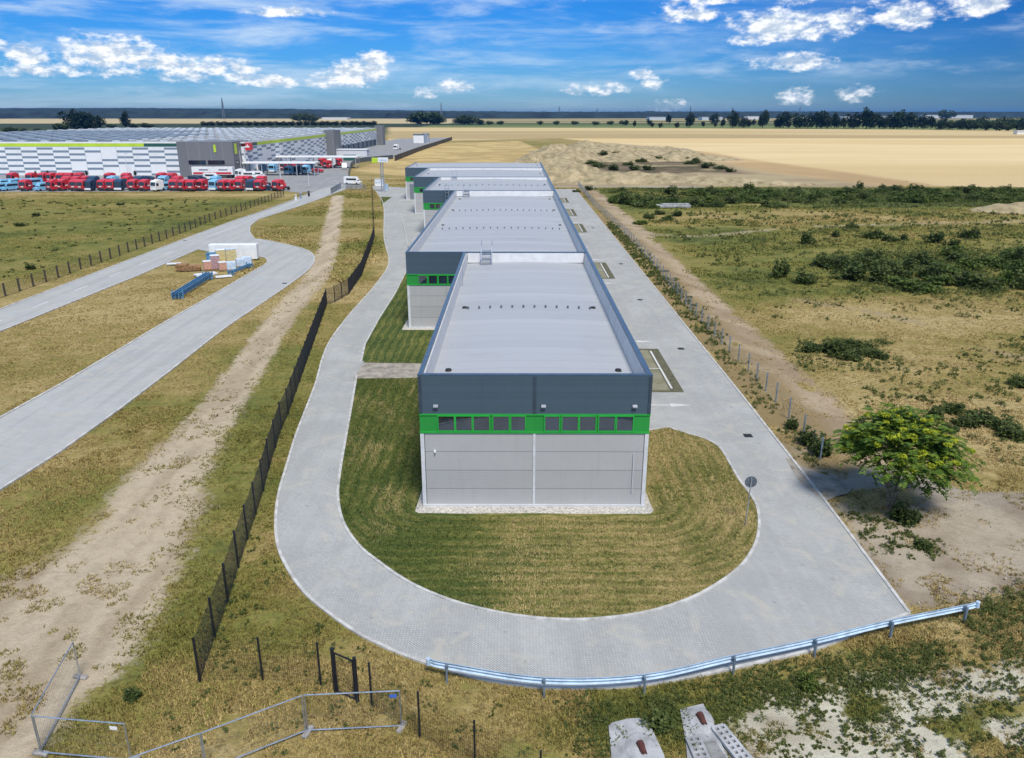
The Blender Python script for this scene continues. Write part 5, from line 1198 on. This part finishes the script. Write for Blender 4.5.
M['navy'] = mat('navy_vehicle_paint', (.025, .06, .12), .35, var=.1); M['glassv'] = mat('vehicle_glass', (.02, .03, .04), .1, spec=.7); M['chassis'] = mat('vehicle_chassis', (.03, .03, .035), .7)
M['brown'] = mat('brown_screen_board', (.075, .062, .05), .9, var=.25, scale=.4)
dc = empty('distribution_warehouse', (-180, 298, 0), 'huge warehouse with white and grey chequered cladding and a lime band under its roof', 'warehouse')
DX0, DX1, DY0, DY1, DH = -290, -100, 298, 592, 12.0
MB().box((DX0+DX1)/2, DY0+.15, (10.3)/2, DX1-DX0, .3, 10.3).build('south_wall', 'clad', dc)
MB().box(DX1-.15, (DY0+DY1)/2+.2, 10.3/2, .3, DY1-DY0-.4, 10.3).build('east_wall', 'clad', dc)
MB().box(DX0+.15, (DY0+DY1)/2, 6, .3, DY1-DY0-.4, 11.6).build('west_wall', 'clad', dc); MB().box((DX0+DX1)/2, DY1-.15, 6, DX1-DX0-.8, .3, 11.6).build('north_wall', 'clad', dc)
MB().box((DX0-137)/2, DY0+.1, 10.87, -137-DX0, .34, 1.12).build('lime_band', 'lime', dc)
MB().box(-131, DY0+.1, 10.87, 12, .34, 1.12).build('dark_band', 'limedark', dc); MB().box(DX1-.1, 306, 10.87, .34, 14, 1.12).build('dark_band', 'limedark', dc)
MB().box(DX1-.1, (313+DY1)/2, 10.87, .34, DY1-313, 1.12).build('lime_band', 'lime', dc)
MB().box((DX0+DX1)/2, DY0+.12, 11.72, DX1-DX0, .36, .56).build('parapet', 'white', dc); MB().box(DX1-.12, (DY0+DY1)/2+.3, 11.72, .36, DY1-DY0-.4, .56).build('parapet', 'white', dc)
MB().box((DX0+DX1)/2, (DY0+DY1)/2, 11.55, DX1-DX0-.7, DY1-DY0-.7, .3).build('roof', 'dcroof', dc)
rs = random.Random(8); sp_ = [(x, y) for y in range(305, 588, 12) for x in range(-285, -103, 9)]; sk = MB(); nsk = 0
for (x, y) in sp_:
    mb_ = MB() if nsk < 99 else sk
    mb_.box(x+rs.uniform(-.3, .3), y, 11.95, 2.8, 2.0, .5, 0, .15); nsk += 1
    if nsk < 100: mb_.build('skylight', 'sky_l', dc)
tag(sk.build('far_skylights', 'sky_l', dc), kind='stuff')
for y in range(311, 480, 12):
    x1 = -150-(y-311)*.28
    for x in range(-285, int(x1), 27): MB().add([(x, y-3, 11.95), (x+24, y-3, 11.95), (x+24, y+3.6, 12.2), (x, y+3.6, 12.2), (x, y+3.6, 11.7), (x+24, y+3.6, 11.7), (x, y-3, 11.7), (x+24, y-3, 11.7)], [(0, 1, 2, 3), (3, 2, 5, 4), (6, 7, 1, 0), (6, 0, 3, 4), (1, 7, 5, 2)]).build('solar_array', 'solar', dc)
ob = MB().box(-111.2, 298, 6.15, 20, 18, 12.3).build('office_block', 'offgrey', dc)
for (a, b_) in ((-117.6, -111.4), (-110.6, -104.6)): MB().box((a+b_)/2, 288.96, 5.2, b_-a, .12, 1.4).build('window', 'glass', ob)
for y in (292.5, 296.5): MB().box(-101.16, y, 5.2, .12, 2.6, 1.4).build('window', 'glass', ob)
MB().box(-107.6, 288.9, 10.0, .8, .16, 2.6).build('banner', 'lime', ob); MB().box(-101.1, 292, 9.8, .16, 1.9, 3.6).build('banner', 'lime', ob)
rb_ = MB().box(-99.6, 300.5, 10.2, 3.2, 2.8, 2.5, 0, .1).build('sign_box', 'red', ob); MB().box(-99.5, 299.06, 10.2, 2.2, .06, .5).build('sign_stroke', 'white', rb_); MB().box(-99.1, 299.05, 10.5, .45, .06, 1.0).build('sign_stroke', 'white', rb_)
for (y0, y1, hh) in ((428, 444, 13.5), (586, 596, 13.4)): MB().box(-98.3, (y0+y1)/2, hh/2, 5.6, y1-y0, hh).build('stair_tower', 'offgrey', dc)
for k in range(26):
    y = 455+k*5
    MB().box(-99.92, y, 2.2, .3, 3.4, 4.0).build('dock_door', 'navy' if k % 3 else 'chassis', dc)
def canopy(x0, x1, y0, y1, z, label):
    e = empty('loading_canopy', ((x0+x1)/2, (y0+y1)/2, 0), label, 'canopy', 'loading canopies')
    MB().box((x0+x1)/2, (y0+y1)/2, z, x1-x0, y1-y0, .5, 0, .08).build('roof', 'white', e)
    n_ = 5
    for k in range(n_):
        for yy in (y0+.5, y1-.5): MB().box(x0+.6+(x1-x0-1.2)*k/(n_-1), yy, z/2, .3, .3, z).build('leg', 'lamp', e)
x0, y0 = G(243, 176); canopy(x0, x0+27, y0, y0+7, 4.6, 'white flat loading canopy nearest the grey office block')
x0, y0 = G(262, 168.5); canopy(x0, x0+40, y0, y0+8, 4.6, 'longer white flat loading canopy behind the first one')
x0, y0 = G(324, 156.5); e = empty('low_store', (x0, y0, 0), 'low grey shed beside the tall stair tower', 'shed'); MB().box(x0+11, y0+4, 1.7, 24, 8, 3.4).build('wall', 'trim', e); MB().box(x0+11, y0+4, 3.55, 24.6, 8.6, .3).build('roof', 'white', e)
x0, y0 = G(350, 160.5); e = empty('container', (x0, y0, 0), 'dark green shipping container on the yard', 'container')
MB().box(x0, y0, 1.4, 6.1, 2.4, 2.6, .05, .06).build('body', 'limedark', e); MB().box(x0, y0, .06, 6.0, 2.3, .1, .05).build('skid', 'chassis', e)
x0, y0 = G(421, 143); e = empty('tank_house', (x0, y0, 0), 'small white square plant building beside the wheat field', 'plant building')
MB().box(x0, y0+4, 2.9, 11.5, 8, 5.8).build('wall', 'white', e); MB().box(x0, y0+4, 6.2, 11.9, 8.4, .7).build('roof', 'signgrey', e); MB().tube((x0+3.8, y0+2, 0), (x0+3.8, y0+2, 7.2), 2.6, 2.6, 16).build('tank', 'galv', e)
def board_fence(pts, h, m, label):
    e = empty('screen_fence', (*pts[0], 0), label, 'screen fence')
    for a, b_ in zip(pts[:-1], pts[1:]):
        MB().bar((*a, h/2), (*b_, h/2), .14, h).build('board_panel', m, e)
    for p in pts: MB().box(p[0], p[1], h/2, .3, .3, h+.2).build('post', m, e)
board_fence(resample(GL([(395,161),(420,151),(452,140)]), 12), 2.6, M['brown'], 'dark brown screen fence rising toward the wheat field')
board_fence(resample(GL([(349,177.5),(351,168),(355,163.5),(366,161.5),(393,159)]), 8), 2.0, M['signgrey'], 'grey screen fence bending round the corner of the yard')
# ------------------------------------------------------------------ vehicles
def truck_proto(paint, mark):
    e = empty('parked_truck', (0, 0, 0))
    b_ = MB(); b_.profile([(-1.15, .55), (-1.22, 1.5), (-1.0, 2.75), (-.55, 3.05), (1.0, 3.35), (1.05, .55)], 'x', -1.22, 1.22); b_.build('cab', paint, e)
    MB().add([(-1.08, -1.235, 1.62), (1.08, -1.235, 1.62), (1.0, -1.05, 2.62), (-1.0, -1.05, 2.62)], [(0, 1, 2, 3)]).build('windscreen', 'glassv', e)
    for sx_ in (-1, 1): MB().box(sx_*1.235, -.5, 1.95, .03, .8, .8).build('side_window', 'glassv', e)
    MB().box(0, -1.2, .62, 2.4, .26, .55, 0, .06).build('bumper', 'chassis' if mark else 'white', e)
    if mark:
        MB().box(1.25, .45, 1.55, .02, 1.0, .32).build('side_mark', 'white', e); MB().box(0, -1.245, 1.28, .9, .03, .26).build('front_mark', 'white', e)
    MB().box(0, 2.2, .78, .9, 4.4, .35).build('chassis', 'chassis', e)
    MB().box(0, 1.5, 1.95, 2.3, .8, 2.3, 0, .1).build('fairing', paint, e)
    for sx_ in (-1.05, 1.05):
        for y_ in (-.2, 3.4): MB().tube((sx_-.16, y_, .5), (sx_+.16, y_, .5), .5, .5, 14).build('wheel', 'dark', e)
    return e
def van_proto(paint, name='parked_van', L_=5.4, h=2.4):
    e = empty(name, (0, 0, 0)); b_ = MB()
    b_.profile([(-L_/2, .4), (-L_/2-.05, .95), (-L_/2+.75, 1.15), (-L_/2+1.5, h-.08), (L_/2-.15, h), (L_/2, .4)], 'x', -.98, .98); b_.build('body', paint, e)
    MB().add([(-.86, -L_/2+.77, 1.19), (.86, -L_/2+.77, 1.19), (.78, -L_/2+1.44, h-.2), (-.78, -L_/2+1.44, h-.2)], [(0, 1, 2, 3)]).build('windscreen', 'glassv', e)
    for sx_ in (-.99, .99): MB().box(sx_, .1, h*.68, .02, L_*.62, h*.24).build('side_window', 'glassv', e)
    for sx_ in (-.88, .88):
        for y_ in (-L_*.3, L_*.3): MB().tube((sx_-.12, y_, .34), (sx_+.12, y_, .34), .34, .34, 12).build('wheel', 'dark', e)
    return e
PR = {'red': truck_proto('red', True), 'blue': truck_proto('blue', False), 'navy': truck_proto('navy', False), 'white': truck_proto('white', False)}
PV = {'blue': van_proto('blue'), 'navy': van_proto('navy', 'parked_car', 4.4, 1.5), 'white': van_proto('white'), 'red': van_proto('red', 'parked_car', 4.3, 1.5)}
USED = set()
def place(proto, key, px, py, rz, label, cat, group):
    x, y = G(px, py); k = (id(proto), key); o = proto if k not in USED else copy_tree(proto)
    USED.add(k); o.location = (x, y, .02); o.rotation_euler = (0, 0, rz); tag(o, label, cat, group); return o
cname = {'red': 'red', 'blue': 'light blue', 'navy': 'dark navy', 'white': 'white'}
rt = random.Random(12)
ROWS = [('front row beside the dry grass', 191.0, [(26,'red'),(53,'red'),(63,'red'),(76,'red'),(83,'red'),(90,'navy'),(104,'red'),(112,'red'),(120,'navy'),(134,'red'),(145,'red'),(157,'white'),(175,'red'),(184,'red'),(192,'red'),(202,'red'),(215,'blue'),(224,'red'),(231,'red'),(240,'red'),(252,'navy'),(260,'red'),(278,'red')]),
        ('second row from the grass', 187.0, [(68,'red'),(77,'red'),(86,'red'),(94,'navy'),(113,'blue'),(128,'red'),(140,'navy'),(164,'blue'),(178,'red'),(216,'blue'),(241,'red'),(247,'red'),(262,'red')]),
        ('third row near the chequered wall', 183.2, [(13,'red'),(32,'red'),(44,'red'),(52,'red'),(62,'red'),(70,'red'),(80,'red'),(110,'red'),(127,'red'),(162,'red'),(172,'red')])]
for rn, py, lst in ROWS:
    for i, (px, cl) in enumerate(lst):
        place(PR[cl], cl, px, py+rt.uniform(-.35, .25), rt.uniform(-.5, .0), '%s truck cab parked %s from left in the %s' % (cname[cl], nth(i), rn), 'truck', 'trucks parked before the warehouse')
for i, (px, py) in enumerate([(4,190.8),(11,190.4),(44,190.6),(166,190.2)]): place(PV['blue'], 'b', px, py, -.45, 'light blue van in the front parking row, %s from left' % nth(i), 'van', 'light blue vans')
for i, (px, py) in enumerate([(5,187),(15,186.6),(27,186.4),(34,186.2)]): place(PV['blue'], 'b', px, py, -.45, 'light blue van in the second parking row, %s from left' % nth(i), 'van', 'light blue vans')
for i, (px, py) in enumerate([(98,186),(142,180.5),(148,180.2),(195,180.3),(201,180),(206,179.6),(271,190.5)]): place(PV['navy'], 'n', px, py, 1.3, 'dark navy parked car, %s from left on the yard' % nth(i), 'car', 'dark parked cars')
for i, (px, py, rz) in enumerate([(318,172.5,1.2),(283,188,.3)]): place(PV['red'], 'r', px, py, rz, 'small red car %s' % ('driving past the loading canopies' if i == 0 else 'parked at the right end of the truck row'), 'car', 'red cars')
for i, (px, py, rz) in enumerate([(344.5,169,.2),(258,178,1.4),(250,178.4,1.4),(212,180,1.4)]): place(PV['white'], 'w', px, py, rz, 'white van %s' % ['by the yard corner fence', 'between canopy and office', 'beside the parked white lorry', 'before the white trailers'][i], 'van', 'white vans')
for i, (px, py, cl) in enumerate(sorted([(240,178.5,'white'),(331,166.5,'white'),(322,166,'red'),(327,168.5,'red'),(338,166,'red'),(301,170,'red'),(292,170.2,'red'),(283,170.6,'red'),(273,172.5,'blue'),(262,172.8,'navy'),(310,169.5,'navy'),(268,170,'red'),(253,173,'white'),(297,174.5,'navy'),(289,174.8,'blue'),(306,174,'blue')])):
    place(PR[cl], cl, px, py, rt.uniform(-.9, -.2), '%s truck on the loading yard by the canopies, %s counted from left' % (cname[cl], nth(i)), 'truck', 'trucks on the loading yard')
def trailer(px, py, label, rz=0):
    x, y = G(px, py); e = empty('parked_trailer', (x, y, 0), label, 'trailer', 'white trailers before the office')
    MB().box(x, y, 2.55, 7.6, 2.5, 2.7, 0, .04).build('box_body', 'white', e); MB().box(x, y-1.262, 1.75, 6.6, .02, .7).build('red_graphic', 'red', e); MB().box(x+.4, y-1.262, 2.9, 3.2, .02, .35).build('dark_graphic', 'navy', e)
    MB().box(x, y, 1.02, 7.2, 2.2, .3).build('chassis', 'chassis', e)
    for dx in (1.6, 2.8):
        for dy in (-1, 1): MB().tube((x+dx, y+dy*1.0-.14, .5), (x+dx, y+dy*1.0+.14, .5), .5, .5, 14).build('wheel', 'dark', e)
trailer(204.5, 178, 'white trailer with red graphic before the grey office, left one'); trailer(224, 178, 'white trailer with red graphic before the grey office, right one')
x0, y0 = G(353, 184.5)
place(van_proto('white', 'parked_minibus', 5.6, 2.5), 'mb', 353, 184.5, 1.35, 'white minibus with dark windows beside the fence at the road junction', 'minibus', None)
place(PR['white'], 'white', 396, 150.0, -.4, 'white truck driving on the yard near the plant building', 'truck', None)
# ------------------------------------------------------------------ roadside furniture at the junction
tx, ty = G(383, 192); e = empty('sign_tower', (tx, ty, 0), 'tall steel lattice sign tower with white and lime board on top', 'sign tower')
for dx in (-.35, .35):
    for dy in (-.35, .35): MB().bar((tx+dx, ty+dy, 0), (tx+dx, ty+dy, 8.4), .16).build('leg', 'galv', e)
br_ = MB()
for k in range(10):
    z = .3+k*.8
    for (a, b_) in (((-.35, -.35), (.35, -.35)), ((.35, -.35), (.35, .35)), ((.35, .35), (-.35, .35)), ((-.35, .35), (-.35, -.35))): br_.bar((tx+a[0], ty+a[1], z), (tx+b_[0], ty+b_[1], z+.8), .07)
br_.build('bracing', 'galv', e)
sb = MB().box(tx+.5, ty, 9.1, 3.0, .9, 1.3, 0, .05).build('sign_board', 'white', e); MB().box(tx-1.9, ty, 9.0, 1.7, .9, 1.4, 0, .05).build('sign_board', 'lime', e); MB().box(tx+.6, ty-.47, 9.1, 2.0, .03, .4).build('sign_stripe', 'galvblue', sb)
MB().box(tx, ty, .12, 1.6, 1.6, .3).build('footing', 'concrete', e)
x0, y0 = G(386.5, 190.5); e = empty('switch_cabinet', (x0, y0, 0), 'blue grey switch cabinet at the foot of the sign tower', 'cabinet'); MB().box(x0, y0, .95, 1.1, .7, 1.9, 0, .04).build('body', 'galvblue', e); MB().box(x0, y0, .05, 1.3, .9, .12).build('plinth', 'concrete', e)
x0, y0 = G(380, 186.5); e = empty('site_cabin', (x0, y0, 0), 'white ribbed site cabin left of the sign tower', 'cabin'); MB().box(x0, y0, 1.15, 2.9, 2.2, 2.1, 0, .04).build('body', 'white', e)
for k in range(3): MB().box(x0-.9+k*.9, y0-1.12, 1.4, .6, .04, .6).build('window', 'galvblue', e)
MB().box(x0, y0, 2.26, 3.1, 2.4, .1).build('roof', 'trim', e)
for i, (px, py) in enumerate([(348.5,188.6),(353,188.9),(358,189),(361,188)]):
    x0, y0 = G(px, py); o = MB().box(x0, y0, .5, 1.3, .8, 1.0, rt.uniform(-.2, .2), .06).box(x0+.1, y0, 1.1, .9, .6, .25, .1, .05).build('concrete_block', 'concrete', origin=(x0, y0, 0)); tag(o, 'pale concrete block in front of the white minibus, %s from left' % nth(i), 'concrete block', 'concrete blocks by the junction')
fence('gate_fence', resample(GL([(331,194),(341,188.5),(366,190.5)]), 2.2), 1.7, M['galv'], M['greywire'], 'short grey gate fence closing the dirt track at the junction', 'fence', .1, .14, .3, .02)
for i, (px, py) in enumerate([(296,200.5),(301,198.8),(309,196.5)]):
    x0, y0 = G(px, py); e = empty('barrier_post', (x0, y0, 0), '%s barrier post beside the access road, %s from left' % (['white', 'grey', 'dark'][i], nth(i)), 'barrier post', 'barrier posts on the access road')
    MB().box(x0, y0, .75, .5, .4, 1.5, 0, .05).build('housing', ['white', 'galv', 'black'][i], e); MB().box(x0, y0-.22, 1.2, .3, .03, .3).build('panel', 'signgrey', e)
for i, (px, py, h) in enumerate([(281,181,9),(309,186,5),(242,176,9),(128,176,8)]):
    x0, y0 = G(px, py); e = empty('street_lamp', (x0, y0, 0), 'slim grey lamp post on the warehouse yard, %s' % ['beside the canopies', 'short one at the road junction', 'at the office corner', 'before the chequered wall'][i], 'street lamp', 'yard lamp posts')
    MB().tube((x0, y0, 0), (x0, y0, h), .12, .07, 8).build('post', 'trim', e); MB().box(x0+.5, y0, h, 1.3, .3, .14).build('lamp_head', 'lamp', e)
for i, (px, py) in enumerate([(36,176.5),(48,176.3),(87,176.3),(135.5,176.3),(186,176.5)]):
    tree(px, py, 5.0, 'small conical tree before the chequered wall, %s from left' % nth(i), 1, 'young trees along the warehouse', .9, 'young_tree')
# ------------------------------------------------------------------ building materials on the grass island
M['pal'] = mat('pallet_wood', (.34, .24, .13), .9, var=.2, scale=3); M['film'] = mat('white_wrapping_film', (.80, .82, .84), .3, var=.06, scale=1.5, bump=.4, bscale=4)
M['salmon'] = mat('salmon_brick_pack', (.55, .30, .22), .8, var=.15, scale=5); M['mauve'] = mat('mauve_brick_pack', (.40, .26, .27), .8, var=.15, scale=5); M['cream'] = mat('cream_wool_pack', (.62, .52, .26), .8, var=.15, scale=4)
M['ice'] = mat('pale_blue_wrapped_pack', (.56, .66, .78), .35, var=.1, scale=2, bump=.3, bscale=5); M['beam'] = mat('blue_painted_steel', (.09, .26, .45), .5, var=.2, scale=2); M['timber'] = mat('brown_timber', (.33, .19, .09), .9, var=.3, scale=4)
def pallet(px, py, w_, d_, h, m, label, z=0., rz=.5, top=None):
    x, y = G(px, py); w_ *= .9; d_ *= .9; h *= .88; e = empty('pallet_load', (x, y, z), label, 'pallet load', 'pallet loads on the grass island', rz)
    pb = MB()
    for yy in (-d_/2+.06, 0, d_/2-.06): pb.box(0, yy, .05, w_, .1, .1)
    for k in range(5): pb.box(-w_/2+.08+k*(w_-.16)/4, 0, .115, .12, d_, .025)
    p_ = MB(); 
    def b(mb, nm, mm):
        o = mb.build(nm, mm); o.parent = e; return o
    b(pb, 'pallet', 'pal'); lo = MB().box(0, 0, .13+h/2, w_*.97, d_*.97, h, 0, .06); b(lo, 'load', m)
    st = MB()
    for yy in (-d_*.22, d_*.22): st.box(0, yy, .13+h/2, w_*.99, .05, h+.02)
    b(st, 'strap', 'trim')
    if top: b(MB().box(0, 0, .16+h+.04, w_*1.0, d_*1.0, .1, 0, .03), 'cover_sheet', top)
    return e
pallet(208, 270, 1.3, 1.1, 1.3, 'salmon', 'salmon brick pallet at the left end of the cluster', top='film')
pallet(216, 269.5, 1.4, 1.2, 2.2, 'mauve', 'tall mauve brick pallet second from the left', top='film')
pallet(223, 270.5, 1.2, 1.1, 1.2, 'salmon', 'small salmon pallet under white film in front centre', top='film')
pallet(231.5, 270, 1.5, 1.2, 1.3, 'ice', 'pale blue wrapped pallet at front of the cluster')
pallet(232, 264.5, 1.7, 1.3, 2.5, 'cream', 'tall cream pallet with pale blue top behind the front row', top='ice')
pallet(222, 263.5, 1.6, 1.3, 2.2, 'cream', 'cream wool pallet with white sheet in the back of the cluster', top='film')
pallet(240.5, 266.8, 1.3, 1.1, 1.3, 'ice', 'pale blue wrapped pallet left of the right end pair')
pallet(247, 266.0, 1.6, 1.2, 1.5, 'ice', 'larger pale blue wrapped pallet at the right end')
x, y = G(235, 259.8); e = empty('panel_stack', (x, y, 0), 'long white film wrapped panel stack at the back of the materials', 'panel stack', None, .06)
o = MB().box(0, 0, 1.35, 7.4, 1.3, 2.4, 0, .08).build('wrapped_panels', 'film'); o.parent = e; sk_ = MB()
for k in range(5): sk_.box(-3+k*1.5, 0, .08, .14, 1.3, .16)
o = sk_.build('bearer', 'pal'); o.parent = e
x, y = G(212, 263.5); e = empty('blue_skip', (x, y, 0), 'blue open steel skip behind the tall mauve pallet', 'skip', None, .3); mb = MB()
mb.box(0, -.55, .85, 1.3, .06, 1.5); mb.box(0, .55, .85, 1.3, .06, 1.5); mb.box(-.65, 0, .85, .06, 1.1, 1.5); mb.box(.65, 0, .85, .06, 1.1, 1.5); mb.box(0, 0, .1, 1.3, 1.1, .1); o = mb.build('body', 'beam'); o.parent = e
o = MB().box(0, -.6, 1.58, 1.45, .1, .1).box(0, .6, 1.58, 1.45, .1, .1).build('rim', 'beam'); o.parent = e
def beams(pa, pb, n_, rows, label, h0=.0):
    a, b_ = Vector((*G(*pa), 0)), Vector((*G(*pb), 0)); e = empty('steel_beam_bundle', a.lerp(b_, .5), label, 'steel beams', 'blue steel beam bundles'); d = (b_-a).normalized(); s_ = Vector((-d.y, d.x, 0))
    for r_ in range(rows):
        for k in range(n_):
            o_ = s_*(k-(n_-1)/2)*.40+Vector((0, 0, .42+h0+r_*.34))
            mb = MB(); A, B = a+o_-d*.1*k, b_+o_+d*.15*((k*7) % 3)
            mb.bar(A+Vector((0, 0, .11)), B+Vector((0, 0, .11)), .13, .03); mb.bar(A-Vector((0, 0, .11)), B-Vector((0, 0, .11)), .13, .03); mb.bar(A, B, .03, .2); mb.build('beam', 'beam', e)
    for t_ in (.06, .94):
        p = a.lerp(b_, t_); mb = MB(); w_ = n_*.40/2+.05
        mb.bar(p-s_*w_+Vector((0, 0, .08)), p+s_*w_+Vector((0, 0, .08)), .16); 
        for q in (-w_, w_): mb.bar(p+s_*q, p+s_*q+Vector((0, 0, rows*.34+.45)), .12)
        mb.build('stand', 'beam', e)
beams((176, 300), (210, 278), 3, 2, 'long blue steel beam bundle on stands in front of the pallets')
beams((230, 275.5), (251, 266.8), 2, 1, 'short blue steel beam bundle beside the road kerb')
def plank_stack(px, py, L_, w_, n_, m, label, cat, rz=.4, t=.05):
    x, y = G(px, py); e = empty('board_stack', (x, y, 0), label, cat, None, rz)
    for k in range(n_):
        o = MB().box(rt.uniform(-.1, .1), rt.uniform(-.06, .06), .1+t*(k+.5), L_, w_, t*.85, rt.uniform(-.04, .04)).build('board', m); o.parent = e
    o = MB().box(-L_*.3, 0, .05, .12, w_, .1).box(L_*.3, 0, .05, .12, w_, .1).build('bearer', 'pal'); o.parent = e
plank_stack(183, 271, 1.7, 1.2, 7, 'timber', 'brown timber stack at left with orange side', 'timber stack', .2, .14); plank_stack(194, 270.5, 2.0, 1.2, 5, 'timber', 'brown timber stack with grey top, right of the orange one', 'timber stack', .4, .14)
plank_stack(173.5, 265, 2.0, .9, 2, 'film', 'white flat sheet stack at the far left of the materials', 'sheet stack', .3, .1)
plank_stack(206, 275.5, 3.0, 1.2, 3, 'film', 'pale sheet stack beyond the end of the long beams', 'sheet stack', .7, .08); plank_stack(224, 277.5, 2.2, .9, 2, 'film', 'small white sheet stack beside the short beams', 'sheet stack', .5, .08)
# ------------------------------------------------------------------ things near the horizon
def far_hall(px0, px1, py, h, label, m='trim', dp=60):
    h *= .7
    a, b_ = G(px0, py), G(px1, py); e = empty('distant_hall', ((a[0]+b_[0])/2, a[1], 0), label, 'distant hall', 'white halls on the horizon')
    MB().box((a[0]+b_[0])/2, a[1], h/2, b_[0]-a[0], dp, h).build('wall', m, e); MB().box((a[0]+b_[0])/2, a[1], h+.6, b_[0]-a[0]+1, dp+1, 1.2).build('roof', 'trim', e)
for args in [(324,349,119.5,9,'long white hall in front of the forest left of centre'),(648,664,120,12,'pale distant hall left of the tree row'),(700,720,120,12,'pale distant hall behind the second gap in the tree row'),(745,758,119.5,14,'pale distant hall behind the third gap in the tree row'),(795,805,119.5,14,'narrow pale hall above the dense trees'),(838,850,120,14,'pale hall left of the tallest tree in the row'),(884,900,119.5,16,'pale hall between the two tree pairs at right'),(920,944,118.2,18,'pale hall left of the dark conifer'),(948,969,118.2,18,'pale hall right of the dark conifer'),(1015,1022,134.2,4,'tiny white house at the right border hedge','white',7)]: far_hall(*args)
def mast(px, py, h, label):
    x, y = G(px, py); e = empty('lattice_mast', (x, y, 0), label, 'mast', 'masts on the horizon'); w_ = h*.05; s_ = y/FPX*.38
    for sx_ in (-1, 1):
        for sy_ in (-1, 1): MB().bar((x+sx_*w_, y+sy_*w_, 0), (x+sx_*w_*.1, y+sy_*w_*.1, h), s_).build('leg', 'signgrey', e)
    mb = MB()
    for k in (.62, .74, .86): mb.bar((x-w_*2.2*(1.3-k), y, h*k), (x+w_*2.2*(1.3-k), y, h*k), s_)
    mb.build('cross_arm', 'signgrey', e)
for args in [(224,119,78,'tall lattice mast above the forest at left'),(441.5,119,60,'slender lattice mast right of the chequered warehouse'),(559,118,52,'lattice mast above the wheat at centre'),(597,118,42,'lattice mast left of the tree row'),(690,118,52,'lattice mast above the first big tree in the row'),(732,118,48,'lattice mast above the second big tree in the row'),(799,118,48,'lattice mast above the dense trees at right')]: mast(*args)
